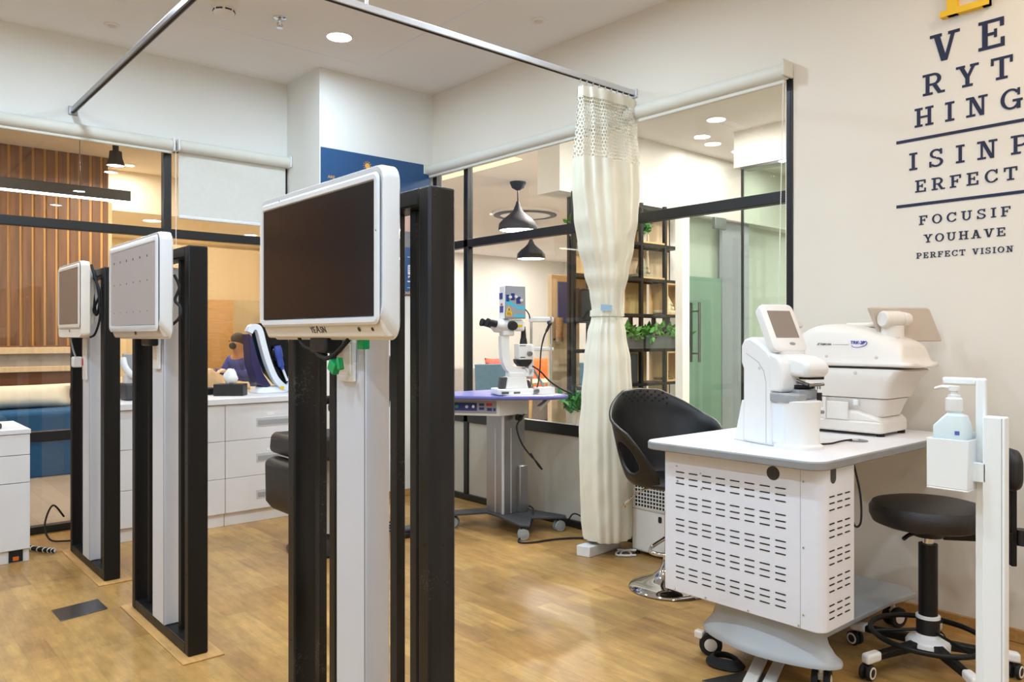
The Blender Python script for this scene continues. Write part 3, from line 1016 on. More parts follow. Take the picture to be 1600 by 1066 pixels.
for t_, x, y, z in ((m1, 1.05, 1.95, 1.51), (m2, 1.017, 3.60, 1.51)):
    G().box(x, y - .06, z - .06, 1.094 if t_ is m1 else 1.078, y + .06, z + .06).obj('wall_mount', 'black_plastic', t_, bevel=.004)
G().box(1.07, 4.84, 1.45, 1.0785, 4.96, 1.57).obj('wall_mount', 'black_plastic', m3, bevel=.003)

# cables, plugs and sockets at the stands
def plate(name, label, y0, y1, z0, z1, x):
    t = world_thing(name, label, 'socket', (x, (y0 + y1) / 2, z0), 'sockets on the stand panels')
    G().box(x - .012, y0, z0, x, y1, z1).obj('cover', 'white_plastic', t, bevel=.003)
    G().box(x - .0135, y0 + .012, z0 + .02, x - .0115, y1 - .012, z1 - .02).obj('socket_face', 'cream_plastic', t, bevel=.001)
    return t
plate('wall_socket', 'white socket plate under the front monitor on the stand panel', 1.905, 1.99, 1.175, 1.30, 1.092)
plate('wall_socket', 'white socket plate under the middle monitor on the stand panel', 3.55, 3.63, 1.16, 1.31, 1.074)
plate('wall_socket', 'white socket strip under the small cream monitor on the farthest stand', 4.84, 4.92, 1.06, 1.29, 1.074)
def cord(name, pts, r, m, label, cat='cable', group=None, k=6):
    return tag(G().tube(pts, r, 8, k).obj(name, m), label, cat, group)
t = world_thing('power_adapter', 'black power plug with hanging cables under the front monitor', 'plug', (1.05, 2.0, 1.25))
G().box(1.022, 1.955, 1.255, 1.078, 2.05, 1.305).obj('plug_body', 'black_plastic', t, bevel=.008)
G().tube([(1.03, 2.14, 1.31), (1.03, 2.10, 1.275), (1.03, 2.03, 1.262), (1.04, 1.98, 1.25)], .005, 8, 6).tube([(1.03, 2.05, 1.27), (1.03, 1.98, 1.243), (1.03, 1.92, 1.25), (1.04, 1.87, 1.285), (1.05, 1.85, 1.31)], .0065, 8, 6).obj('cable', 'rubber', t)
g = G()
g.mark().box(1.02, 1.90, 1.205, 1.04, 1.935, 1.235).rot(.5, 'X', (1.03, 1.92, 1.22))
g.mark().box(1.02, 1.875, 1.212, 1.036, 1.887, 1.245).rot(-.3, 'X', (1.03, 1.88, 1.23))
g.obj('green_connector', 'green_plug', t, bevel=.002)
G().box(1.05, 1.80, 1.268, 1.072, 1.83, 1.31).obj('green_connector', 'green_plug', t, bevel=.002)
t['label'] = 'black power plug with green connectors hanging under the front monitor'
G().box(1.055, 1.845, 1.232, 1.067, 1.865, 1.285).obj('clear_connector', 'acrylic', t, bevel=.002)
cord('cable_bundle', [(1.03, 3.24, 1.55), (1.045, 3.225, 1.50), (1.03, 3.23, 1.45), (1.04, 3.20, 1.42), (1.035, 3.19, 1.38), (1.02, 3.23, 1.35)], .006, 'rubber', 'short black cable looping beside the middle monitor')
t = world_thing('power_adapter', 'black plug hanging under the middle monitor in front of its socket', 'plug', (1.03, 3.6, 1.25))
G().box(1.01, 3.50, 1.262, 1.05, 3.62, 1.305).obj('plug_body', 'black_plastic', t, bevel=.008)
t = world_thing('cable_bundle', 'black cables draped behind the small cream monitor on the farthest stand', 'cable', (1.06, 4.6, 1.5))
G().tube([(1.05, 4.66, 1.69), (1.06, 4.58, 1.58), (1.065, 4.55, 1.48), (1.06, 4.60, 1.42), (1.055, 4.63, 1.5), (1.05, 4.66, 1.6)], .008, 8, 6).tube([(1.06, 4.64, 1.66), (1.068, 4.56, 1.5), (1.068, 4.56, 1.4), (1.06, 4.62, 1.32), (1.05, 4.68, 1.3)], .006, 8, 6).tube([(1.055, 4.63, 1.62), (1.066, 4.55, 1.54), (1.05, 4.62, 1.44), (1.05, 4.66, 1.36)], .006, 8, 6).obj('cable', 'rubber', t)
t = world_thing('power_plug', 'white plug in the socket strip under the small cream monitor', 'plug', (1.04, 4.9, 1.15))
G().box(1.012, 4.90, 1.13, 1.06, 4.955, 1.19).obj('plug_body', 'white_plastic', t, bevel=.008)
G().tube([(1.03, 4.93, 1.19), (1.03, 4.99, 1.23), (1.02, 5.02, 1.30)], .005, 8, 5).obj('cable', 'grey_plastic', t)
G().box(1.058, 4.89, 1.14, 1.0625, 4.96, 1.18).obj('red_switch', 'red_knob', t, bevel=.001)
# things on the floor by the stands
tag(G().prism([(.778, 4.213), (.781, 4.026), (.988, 4.066), (.985, 4.246)], .0005, .004, 'XY').obj('floor_socket_plate', 'plate_metal', None, bevel=.001), 'dark metal cover plate set in the floor beside the stands', 'floor plate')
# ------------------------------------------------------------------ instrument table by the right wall
def caster(parent, x, y, zt, r, ang, body, tyre, hub, name='caster', z0=0.0, ring=None):
    """a swivel caster under (x, y): wheel axis turned by ang about Z"""
    off = ORI.get(parent.name)
    def put(g): return g.xf(Matrix.Translation((x, y, z0)) @ Matrix.Rotation(ang, 4, 'Z'))
    g = G().mark()
    g.cyl((.0, .01, r * 1.35), (0, .01, zt - z0), r * .22, n=12)
    g.prism([(-.4 * r, 1.1 * r), (.4 * r, 1.1 * r), (.55 * r, 1.65 * r), (-.2 * r, 1.95 * r), (-.6 * r, 1.7 * r)], -.34 * r + .0, .34 * r, 'YZ')
    put(g)
    c = g.obj(name, body, parent, bevel=.003)
    for s in (-1, 1):
        g = G().mark()
        g.lathe([(r * .6, s * .22 * r), (r * .95, s * .22 * r), (r, s * .32 * r), (r, s * .62 * r), (r * .93, s * .72 * r), (r * .55, s * .74 * r)], (0, 0, r), 28, 'X')
        put(g)
        wv = g.obj('wheel', tyre, c, smooth=50)
        if ring:
            g = G().mark()
            g.lathe([(r * .80, s * .735 * r), (r * .78, s * .79 * r), (r * .56, s * .79 * r), (r * .55, s * .70 * r)], (0, 0, r), 28, 'X')
            put(g)
            g.obj('wheel_ring', ring, c)
        g = G().mark()
        g.lathe([(r * .56, s * .5 * r), (r * .56, s * .75 * r), (r * .4, s * .80 * r), (.01 * r, s * .80 * r)], (0, 0, r), 24, 'X')
        put(g)
        g.obj('wheel_hub', hub, c)
    return c
t = world_thing('instrument_table', 'white instrument table with grey edge and slotted white cabinet below', 'table', (2.9, 1.69, 0))
G().prism(rrect(3.145, 1.69, .615, .39, .07, 8), .838, .868, 'XY').obj('edge_band', 'grey_edge', t, bevel=.004)
G().prism(rrect(3.145, 1.69, .611, .386, .067, 8), .8675, .8705, 'XY').obj('tabletop', 'white_laminate', t, bevel=.001)
cab = G().prism([(2.60, 2.01), (2.60, 1.365)] + [(2.64 - .04 * math.cos(a), 1.365 - .04 * math.sin(a)) for a in [PI / 2 * i / 6 for i in range(1, 7)]] + [(2.835, 1.325), (2.835, 2.01)], .258, .838, 'XY').obj('cabinet', 'white_powder', t, bevel=.003)
g = G()
for c in range(8):
    y = 1.954 - c * .0637
    for r in range(5):
        for k in range(3):
            z = .749 - r * .0962 - k * .0235
            g.prism(rrect(y - .021, z, .021, .0022, .0021, 3), 2.5985, 2.602, 'YZ')
g.obj('vent_grille', 'rubber', cab, smooth=0)
g = G()
for c in range(3):
    x = 2.652 + c * .0585
    for r in range(5):
        for k in range(3):
            z = .735 - r * .0962 - k * .0235
            g.prism(rrect(x + .01, z, .019, .0022, .0021, 3), 1.3235, 1.327, 'XZ')
g.obj('vent_grille', 'rubber', cab, smooth=0)
G().box(2.5993, 1.4095, .258, 2.6015, 1.4105, .836).obj('panel_seam', 'grey_edge', cab, smooth=0)
g = G()
for y, z in ((1.95, .772), (1.835, .757), (1.945, .712), (1.83, .695), (1.398, .785), (1.398, .55), (1.398, .31), (1.96, .268), (1.81, .268), (1.62, .268), (1.417, .268)):
    g.lathe([(.0001, -.003), (.003, -.0028), (.0045, -.0006), (.0045, .001)], (2.60, y, z), 12, 'X')
g.obj('screw', 'chrome', cab)
g = G()
g.lathe([(.026, -.0008), (.026, .001)], (2.60, 1.517, .800), 32, 'X')
g.obj('cable_hole', 'dark_grey', cab)
g = G()
g.prism(rrect(2.672, .812, .02, .032, .02, 6), 1.3238, 1.327, 'XZ')
g.obj('cable_hole', 'dark_grey', cab)
# flared pedestal foot
def lens(cx, cy, hx, hy, z, p=1.0, n=36):
    out = []
    for i in range(n):
        a = 2 * PI * i / n
        c, s_ = math.cos(a), math.sin(a)
        out.append((cx + hx * math.copysign(abs(c) ** p, c), cy + hy * math.copysign(abs(s_) ** (1.25 * p), s_), z))
    return out
g = G()
g.loft([lens(2.73, 1.62, .075, .21, .34, .55), lens(2.73, 1.62, .075, .212, .27, .55), lens(2.73, 1.615, .08, .222, .22, .7), lens(2.72, 1.61, .09, .24, .175, .85), lens(2.71, 1.605, .12, .272, .14, 1.0), lens(2.71, 1.60, .132, .287, .128, 1.0), lens(2.71, 1.60, .132, .287, .115, 1.0)])
ft = g.obj('pedestal_foot', 'grey_foot', t, smooth=60)
G().prism([(2.82, 1.86), (2.82, 1.46), (3.45, 1.45), (3.64, 1.42), (3.70, 1.48), (3.70, 1.88), (3.6, 1.92)], .135, .16, 'XY').obj('base_plate', 'grey_foot', t, bevel=.006)
G().box(2.835, 1.62, .16, 2.90, 1.80, .84).obj('lift_column', 'grey_foot', t, bevel=.004)
caster(t, 2.715, 1.865, .118, .046, .6, 'cream_plastic', 'rubber', 'cream_plastic')
caster(t, 2.725, 1.395, .118, .044, 1.9, 'cream_plastic', 'rubber', 'cream_plastic')
caster(t, 3.58, 1.86, .14, .044, .5, 'cream_plastic', 'rubber', 'cream_plastic')
caster(t, 3.60, 1.50, .14, .044, 1.2, 'cream_plastic', 'rubber', 'cream_plastic')
G().box(2.668, 1.875, .062, 2.70, 1.915, .095).obj('brake_lever', 'cream_plastic', t, bevel=.006)
cord('power_cable', [(2.845, 1.335, .84), (2.86, 1.315, .72), (2.855, 1.31, .62), (2.85, 1.33, .60), (2.84, 1.345, .66)], .004, 'rubber', 'black cable hanging down behind the slotted white cabinet')
# coil of cable and strip on the floor under the table
g = G()
for k in range(5):
    n = 40
    g.tube([(2.66 + (.062 - .006 * k + .004 * math.sin(3 * a)) * math.cos(a) * .95, 1.76 + (.075 - .006 * k) * math.sin(a), .008 + .006 * k) for a in [2 * PI * i / n for i in range(n)]], .0055, 6, closed=True)
tag(g.obj('cable_coil', 'rubber'), 'coiled black cable lying on the floor under the grey table foot', 'cable')
t = world_thing('floor_plate', 'steel floor plate with beige cable trunking below the instrument table', 'floor plate', (2.6, 1.5, 0))
G().prism([(2.47, 1.735), (2.36, 1.36), (2.60, 1.28), (2.71, 1.655)], .0005, .005, 'XY').obj('steel_sheet', 'plate_metal', t, bevel=.001)
G().prism([(2.505, 1.595), (2.535, 1.555), (2.96, 1.72), (2.94, 1.765)], .005, .022, 'XY').obj('cable_trunking', 'cream_plastic', t, bevel=.004)
G().prism([(2.525, 1.535), (2.55, 1.495), (2.96, 1.65), (2.95, 1.69)], .005, .018, 'XY').obj('cable_trunking', 'cream_plastic', t, bevel=.004)
g = G()
for k in range(4):
    g.tube([(2.53 + .01 * k, 1.53, .012), (2.53 + .008 * k, 1.48 + .01 * k, .02), (2.50 + .02 * k, 1.43, .010), (2.52 + .02 * k, 1.36, .010)], .006, 6, 5)
g.obj('cable', 'white_plastic', t)

# ------------------------------------------------------------------ lensmeter
t = thing('lensmeter', 'white lensmeter with tilted small screen at the front of the instrument table', 'lensmeter', (2.846, 1.553, .8705), -math.radians(18))
G().prism([(.045, 0), (.215, 0), (.215, .30), (.228, .325), (.228, .395), (.21, .422), (.17, .43), (.115, .405), (.07, .378), (.045, .35)], -.092, .09, 'YZ').obj('body', 'white_plastic', t, bevel=.012, seg=3)
g = G().prism([(.195, .365), (.12, .33), (.088, .295), (.075, .25), (.075, .01), (.0765, .01), (.0765, .25), (.0895, .294), (.121, .3285), (.195, .3635)], -.0928, -.0918, 'YZ')
g.obj('panel_seam', 'grey_plastic', t, smooth=0)
g = G().lathe([(.007, -.001), (.007, .001)], (-.092, .115, .305), 14, 'X')
g.obj('screw_cap', 'beige_plastic', t)
G().prism([(.06, .215), (.0, .215), (-.012, .225), (-.012, .32), (.01, .352), (.06, .37)], -.094, .0, 'YZ').obj('front_cheek', 'white_plastic', t, bevel=.010, seg=3)
G().prism([(.06, .276), (-.078, .276), (-.098, .288), (-.10, .315), (-.085, .338), (-.04, .354), (.06, .366)], -.05, .068, 'YZ').obj('head', 'white_plastic', t, bevel=.018, seg=4)
g = G()
g.loft([[(x, y, z) for x, y in rrect(-.016, -.018, hx, hy, r, 7)] for hx, hy, r, z in ((.083, .086, .068, 0), (.083, .086, .068, .012), (.071, .076, .06, .02), (.069, .073, .058, .05), (.075, .078, .06, .165), (.078, .08, .062, .182), (.07, .074, .056, .186))])
g.obj('lower_housing', 'white_plastic', t, smooth=40)
G().box(-.092, -.028, .01, -.055, .05, .18).obj('button_panel', 'white_gloss', t, bevel=.012)
g = G()
g.lathe([(.0001, 0), (.006, 0), (.006, .008)], (-.0715, -.034, .150), 12, 'Y').lathe([(.0001, 0), (.0075, 0), (.0075, .008)], (-.0715, -.036, .115), 12, 'Y').lathe([(.0001, 0), (.007, 0), (.007, .012)], (.054, -.075, .14), 12, 'Y')
g.obj('push_button', 'grey_edge', t)
G().prism([(-.10, .05), (-.10, -.045), (-.07, -.075), (-.02, -.07), (-.015, .05)], .176, .214, 'XY').obj('lens_tray', 'grey_plastic', t, bevel=.008)
G().prism([(-.04, .05), (-.04, -.045), (.058, -.045), (.058, .05)], .188, .226, 'XY').obj('lens_table', 'grey_plastic', t, bevel=.005)
g = G().cyl((.045, -.065, .183), (.045, -.065, .215), .010, n=14)
g.obj('lens_support', 'black_plastic', t, bevel=.002)
G().box(-.01, -.075, .266, .06, -.015, .278).obj('head_gasket', 'rubber', t, bevel=.002)
g = G()
g.tube([(-.02, -.005, .262), (.0, -.03, .25), (.02, -.05, .24)], .007, 8, 4).tube([(-.03, .0, .24), (.01, -.02, .233), (.04, -.04, .238)], .009, 8, 4)
for k in range(3):
    g.cyl((.025 + k * .013, -.062, .228), (.025 + k * .013, -.062, .252), .0025, n=8)
g.cyl((.0, -.055, .243), (.062, -.07, .247), .006, n=10)
g.obj('lens_clamp', 'steel', t)
G().cyl((-.03, -.01, .236), (.035, -.045, .236), .008, n=10).obj('clamp_roller', 'rubber', t)
mt = Matrix.Translation((-.006, .028, .376)) @ Matrix.Rotation(-math.radians(27), 4, 'X') @ Matrix.Diagonal((1.1, 1.0, 1.12, 1))
g = G().mark()
g.loft([[(x, y, z) for x, z in rrect(0, .093, hx, hz, r, 6)] for hx, hz, r, y in ((.062, .078, .014, .042), (.072, .088, .018, .036), (.077, .094, .02, .012), (.076, .093, .02, .0), (.070, .087, .016, -.004))])
sh = g.xf(mt).obj('display_housing', 'white_plastic', t, smooth=40)
G().mark().box(-.052, -.0055, .05, .054, -.0035, .158).xf(mt).obj('display_screen', 'dim_screen', t, smooth=0)
g = G().mark().ell((.012, -.0045, .026), (.014, .0012, .006), 16, 8).xf(mt)
g.obj('maker_logo', 'grey_edge', t)
G().box(-.055, .03, .355, .07, .085, .395).obj('display_hinge', 'white_plastic', t, bevel=.01)
G().prism([(.216, 0), (.285, .0), (.272, .02), (.23, .17), (.216, .17)], -.085, -.06, 'YZ').obj('rear_support', 'white_plastic', t, bevel=.004)
tag(G().tube([(2.93, 1.53, .8745), (3.0, 1.50, .8745), (3.08, 1.505, .8745), (3.13, 1.50, .876), (3.155, 1.485, .878)], .0035, 8, 6).obj('data_cable', 'rubber'), 'thin black cable on the tabletop running from lensmeter to grommet', 'cable')
t = world_thing('cable_grommet', 'flat metal grommet on the tabletop in front of the large refractor', 'grommet', (3.185, 1.475, .8705))
G().lathe([(.040, .0), (.040, .003), (.034, .0055), (.012, .0055), (.012, .002)], (3.185, 1.475, .8705), 32).obj('flange', 'steel', t)
G().lathe([(.013, .0), (.013, .007), (.006, .008)], (3.17, 1.478, .8705), 16).obj('plug', 'cream_plastic', t)

# ------------------------------------------------------------------ autorefractor
t = world_thing('autorefractor', 'large cream autorefractor with hinged screen standing against the wall on the table', 'autorefractor', (3.5, 1.68, .8705))
G().prism(rrect(3.505, 1.70, .14, .245, .03, 6), .884, .935, 'XY').obj('base', 'cream_plastic', t, bevel=.008)
g = G().prism([(1.455, .93), (1.96, .93), (1.96, .97), (1.70, .985), (1.56, .978), (1.48, .952)], 3.368, 3.642, 'YZ')
g.obj('base_cover', 'cream_plastic', t, bevel=.012, seg=3)
g = G()
for x, y in ((3.40, 1.475), (3.61, 1.475), (3.40, 1.92), (3.61, 1.92)):
    g.cyl((x, y, .871), (x, y, .886), .016, n=16)
g.obj('foot', 'rubber', t)
def ref_ring(x0, x1, y0, y1, z, r, n=6):
    return [(x, y, z) for x, y in rrect((x0 + x1) / 2, (y0 + y1) / 2, (x1 - x0) / 2, (y1 - y0) / 2, r, n)]
g = G()
g.loft([ref_ring(3.40, 3.61, 1.47, 1.90, .955, .03), ref_ring(3.385, 3.625, 1.455, 1.91, 1.0, .035), ref_ring(3.378, 3.632, 1.44, 1.915, 1.032, .035)])
g.obj('lower_neck', 'cream_plastic', t, smooth=45)
g = G()
g.loft([ref_ring(3.37, 3.64, 1.435, 1.92, 1.036, .03), ref_ring(3.362, 3.65, 1.425, 1.925, 1.06, .035), ref_ring(3.35, 3.655, 1.40, 1.93, 1.11, .035), ref_ring(3.345, 3.66, 1.362, 1.93, 1.155, .04), ref_ring(3.35, 3.655, 1.37, 1.925, 1.163, .04)])
g.obj('middle_housing', 'cream_plastic', t, smooth=45)
# upper housing: cross-sections along Y
def up_sec(y, hw, zt, side, crown):
    """section at y: half-width hw at the lip, top zt, side height, crown half-width"""
    c = 3.5
    pts = [(c - hw, 1.168), (c - hw, 1.18), (c - hw * .93, 1.195), (c - hw * .86, side), (c - crown, (side + zt) / 2 + .01), (c - crown * .55, zt), (c + crown * .55, zt), (c + crown, (side + zt) / 2 + .01), (c + hw * .86, side), (c + hw * .93, 1.195), (c + hw, 1.18), (c + hw, 1.168)]
    return [(x, y, z) for x, z in pts]
g = G()
g.loft([up_sec(1.322, .12, 1.178, 1.176, .08), up_sec(1.330, .15, 1.183, 1.181, .10), up_sec(1.352, .163, 1.194, 1.19, .11), up_sec(1.364, .166, 1.215, 1.20, .11), up_sec(1.370, .166, 1.262, 1.235, .11), up_sec(1.385, .166, 1.283, 1.25, .112), up_sec(1.43, .166, 1.300, 1.268, .115), up_sec(1.50, .166, 1.325, 1.295, .115), up_sec(1.58, .166, 1.348, 1.322, .115), up_sec(1.66, .166, 1.362, 1.338, .115), up_sec(1.74, .166, 1.36, 1.338, .115), up_sec(1.80, .162, 1.345, 1.318, .11), up_sec(1.85, .155, 1.315, 1.28, .10), up_sec(1.885, .14, 1.26, 1.23, .09), up_sec(1.90, .12, 1.22, 1.2, .08)])
up = g.obj('upper_housing', 'cream_plastic', t, smooth=50, sub=1)
G().prism(rrect(3.5, 1.64, .145, .26, .04, 6), 1.160, 1.170, 'XY').obj('gasket', 'dark_grey', t)
G().prism(rrect(3.54, 1.62, .03, .07, .025, 6), 1.345, 1.366, 'XY').obj('top_ridge', 'cream_plastic', t, bevel=.008)
# lettering on the near side (reads toward the operator end, i.e. toward -Y)
sx = 3.3525
text('model_name', 'TRK-2P', .020, 'blue_ink', t, (sx + .001, 1.585, 1.270), (0, -1, 0), (.14, 0, 1), depth=.0025)
text('maker_name', 'TOPCON', .012, 'ink', t, (sx - .001, 1.722, 1.264), (0, -1, 0), (.14, 0, 1), depth=.0025)
g = G()
g.tube([(sx, 1.580, 1.264), (sx - .001, 1.572, 1.257), (sx - .0005, 1.548, 1.256), (sx, 1.522, 1.264), (sx + .002, 1.513, 1.276), (sx + .003, 1.520, 1.284)], .0014, 6, 5)
g.obj('logo_swoosh', 'blue_ink', t)
g = G().box(sx - .001, 1.592, 1.2665, sx + .004, 1.665, 1.2678)
g.prism([(1.737, 1.264), (1.731, 1.264), (1.725, 1.274), (1.731, 1.274)], sx - .003, sx + .004, 'YZ')
g.obj('printed_line', 'grey_edge', t, smooth=0)
g = G()
for y, z, x in ((1.69, 1.215, 3.345), (1.47, 1.213, 3.345), (1.56, 1.145, 3.343), (1.40, 1.30, 3.39)):
    g.lathe([(.0055, -.0015), (.007, -.001), (.007, .004), (.0055, .004)], (x, y, z), 16, 'X')
g.obj('screw_cap', 'beige_plastic', t)
# operator screen on its neck
G().cyl((3.47, 1.455, 1.25), (3.47, 1.455, 1.35), .046, n=28).obj('screen_neck', 'cream_plastic', t, bevel=.003)
wv = Vector((.90, -.436, 0))
cn = Vector((3.45, 1.445, 1.378))
g = G().cyl(cn - wv * .055, cn + wv * .038, .035, n=28)
g.obj('hinge_barrel', 'cream_plastic', t, bevel=.006)
g = G().cyl(cn + wv * .042, cn + wv * .085, .033, .026, n=24)
g.obj('hinge_arm', 'cream_plastic', t, bevel=.006)
hv = (Vector((-.50, .14, .86))).normalized()
nv = wv.cross(hv).normalized()
p0 = cn + wv * .07 + nv * -.0 + Vector((.02, .02, -.005))
mt = Matrix(((wv.x, hv.x, nv.x, p0.x), (wv.y, hv.y, nv.y, p0.y), (wv.z, hv.z, nv.z, p0.z), (0, 0, 0, 1)))
g = G().mark().prism(rrect(.018, -.022, .16, .088, .014, 5), -.030, -.012, 'XY').xf(mt)
g.obj('operator_screen', 'shaded_cream_plastic', t, bevel=.005)
G().box(3.362, 1.60, .935, 3.372, 1.70, 1.015).box(3.358, 1.70, .93, 3.372, 1.712, 1.03).obj('printer_door', 'cream_plastic', t, bevel=.004)
G().box(3.36, 1.555, 1.0, 3.385, 1.578, 1.028).obj('latch_knob', 'white_plastic', t, bevel=.005)
# chin rest at the patient side
g = G().cyl((3.42, 1.965, .90), (3.42, 1.965, 1.36), .010, n=12).cyl((3.60, 1.965, .90), (3.60, 1.965, 1.36), .010, n=12)
g.obj('rest_post', 'grey_plastic', t)
G().box(3.40, 1.945, 1.345, 3.62, 1.985, 1.375).obj('forehead_rest', 'cream_plastic', t, bevel=.01)
G().box(3.405, 1.945, .885, 3.615, 1.985, .93).obj('chin_rest_base', 'cream_plastic', t, bevel=.008)
G().box(3.385, 1.925, 1.17, 3.44, 1.955, 1.26).obj('lens_hood', 'black_plastic', t, bevel=.006)

# ------------------------------------------------------------------ black saddle stool with back rest
t = world_thing('stool', 'black round rolling stool with a padded back rest and a foot ring', 'stool', (3.235, 1.22, 0))
hx, hy = 3.235, 1.22
G().lathe([(.0001, .56), (.17, .56), (.20, .572), (.212, .60), (.212, .625), (.20, .645), (.16, .655), (.0001, .658)], (hx, hy, 0), 48).obj('seat', 'black_leather', t)
G().lathe([(.0001, .52), (.055, .52), (.075, .562)], (hx, hy, 0), 24).obj('seat_plate', 'black_plastic', t)
G().cyl((hx, hy, .20), (hx, hy, .49), .0345, n=24).obj('column', 'black_steel', t)
G().cyl((hx, hy, .485), (hx, hy, .525), .021, n=20).obj('gas_lift', 'chrome', t)
G().lathe([(.0345, .13), (.042, .13), (.042, .202), (.0345, .202)], (hx, hy, 0), 28).obj('column_sleeve', 'black_plastic', t)
G().lathe([(.036, .198), (.044, .2), (.044, .21), (.036, .212)], (hx, hy, 0), 28).obj('sleeve_ring', 'white_plastic', t)
G().lathe([(.0001, .075), (.078, .075), (.080, .105), (.072, .118), (.048, .128), (.043, .14)], (hx, hy, 0), 32).obj('hub', 'white_plastic', t)
G().tube([(hx - .05, hy + .01, .54), (hx - .10, hy + .03, .535), (hx - .13, hy + .04, .522)], .008, 8, 4).obj('height_lever', 'black_plastic', t)
dirs = [math.atan2(.098, -.247), math.atan2(.295, .065) + .1, math.atan2(-.253, .172), math.atan2(.05, .29) + .15, math.atan2(-.28, -.10) + .05]
for k, a in enumerate([2.76 + 2 * PI * i / 5 for i in range(5)]):
    d = Vector((math.cos(a), math.sin(a), 0))
    c = Vector((hx, hy, 0))
    s = Vector((-d.y, d.x, 0))
    def sect(p, w_, h_): return [p + s * w_ + Vector((0, 0, h_)), p - s * w_ + Vector((0, 0, h_)), p - s * w_ - Vector((0, 0, h_)), p + s * w_ - Vector((0, 0, h_))]
    leg = G().loft([sect(c + d * .05 + Vector((0, 0, .10)), .021, .017), sect(c + d * .27 + Vector((0, 0, .082)), .015, .013)]).obj('leg', 'black_steel', t, bevel=.006)
    G().loft([sect(c + d * .245 + Vector((0, 0, .086)), .019, .018), sect(c + d * .315 + Vector((0, 0, .078)), .019, .019)]).obj('leg_cap', 'white_plastic', leg, bevel=.01, seg=3)
    caster(t, hx + d.x * .30, hy + d.y * .30, .07, .029, a + (1.9, .9, 2.5, .4, 1.4)[k], 'black_plastic', 'rubber', 'black_plastic', ring='cream_plastic')
g = G()
g.tube([(hx + .205 * math.cos(a), hy + .205 * math.sin(a), .132 + .006 * math.sin(a)) for a in [2 * PI * i / 56 for i in range(56)]], .0105, 10, closed=True)
g.obj('foot_ring', 'black_steel', t)
g = G()
for a in (2.2, 4.3, .1):
    g.tube([(hx + .042 * math.cos(a), hy + .042 * math.sin(a), .15), (hx + .2 * math.cos(a), hy + .2 * math.sin(a), .133)], .006, 8)
g.obj('ring_spoke', 'black_steel', t)
# back rest on its bent bar (to the right of the seat, behind the dispenser post)
bd = Vector((.62, -.785, 0)).normalized()
c = Vector((hx, hy, 0))
sd = Vector((-bd.y, bd.x, 0))
g = G()
def bar(p, q, w_, h_up):
    return [p + sd * w_ + h_up, p - sd * w_ + h_up, p - sd * w_ - h_up, p + sd * w_ - h_up]
up_ = Vector((0, 0, .02))
g.loft([bar(c + bd * .05 + Vector((0, 0, .53)), None, .02, up_), bar(c + bd * .31 + Vector((0, 0, .53)), None, .02, up_)])
g.obj('back_rest_bar', 'black_steel', t, bevel=.004)
pc = c + bd * .30
g = G()
g.loft([[pc + sd * .02 + bd * .01 + Vector((0, 0, z)), pc - sd * .02 + bd * .01 + Vector((0, 0, z)), pc - sd * .02 - bd * .01 + Vector((0, 0, z)), pc + sd * .02 - bd * .01 + Vector((0, 0, z))] for z in (.42, .84)])
g.obj('back_rest_bar', 'black_steel', t, bevel=.004)
G().lathe([(.026, -.03), (.026, .03)], tuple(pc + bd * .035 + Vector((0, 0, .53))), 20, 'Z').obj('clamp_knob', 'black_plastic', t)
mt = Matrix.Translation(pc - bd * .035 + Vector((0, 0, .80))) @ Matrix(((sd.x, bd.x, 0, 0), (sd.y, bd.y, 0, 0), (0, 0, 1, 0), (0, 0, 0, 1)))
g = G().mark().loft([[(x, y + .25 * x * x, z) for x, z in rrect(0, 0, hx_, hz_, .05, 6)] for hx_, hz_, y in ((.10, .055, -.025), (.125, .075, -.012), (.13, .08, .0), (.125, .075, .018), (.10, .06, .026))]).xf(mt)
g.obj('back_rest', 'black_leather', t, smooth=60)

# ------------------------------------------------------------------ hand sanitiser stand
t = world_thing('dispenser_stand', 'white metal floor stand with an elbow arm holding a sanitiser box', 'stand', (1.80, .56, 0))
G().box(1.782, .5265, .012, 1.812, .567, 1.137).obj('post', 'white_metal', t, bevel=.003)
G().box(1.7815, .531, .012, 1.783, .532, 1.135).obj('post_groove', 'grey_plastic', t, smooth=0)
G().box(1.803, .5685, .012, 1.820, .587, 1.214).box(1.803, .587, 1.198, 1.820, .652, 1.214).obj('press_rod', 'white_metal', t, bevel=.004)
G().box(1.782, .560, 1.0, 1.799, .590, 1.040).obj('clamp_bracket', 'white_metal', t, bevel=.002)
G().box(1.752, .584, .980, 1.814, .664, .984).box(1.752, .584, .984, 1.756, .664, 1.087).box(1.81, .584, .984, 1.814, .664, 1.10).box(1.756, .584, .984, 1.81, .588, 1.087).box(1.756, .660, .984, 1.81, .664, 1.087).obj('bottle_box', 'white_metal', t, bevel=.0015)
g = G().cyl((1.79, .584, 1.032), (1.79, .594, 1.032), .005, n=10).cyl((1.79, .584, 1.008), (1.79, .594, 1.008), .005, n=10)
g.obj('hinge_pin', 'white_metal', t)
G().prism(rrect(1.80, .56, .15, .15, .01), 0, .012, 'XY').obj('floor_base', 'white_metal', t, bevel=.003)
t = world_thing('sanitiser_bottle', 'translucent pump bottle of pale blue gel sitting in the white dispenser box', 'bottle', (1.784, .624, .985))
def br(z, hx_, hy_, r, cy=.624): return [(x, y, z) for x, y in rrect(1.784, cy, hx_, hy_, r, 5)]
G().loft([br(.986, .022, .033, .008), br(1.086, .022, .033, .008)]).obj('gel', 'gel_blue', t)
G().loft([br(1.0862, .022, .033, .008), br(1.112, .022, .033, .008), br(1.135, .019, .019, .008, .617), br(1.139, .014, .014, .014, .62), br(1.146, .014, .014, .014, .621)]).obj('bottle_body', 'bottle_blue', t, smooth=35)
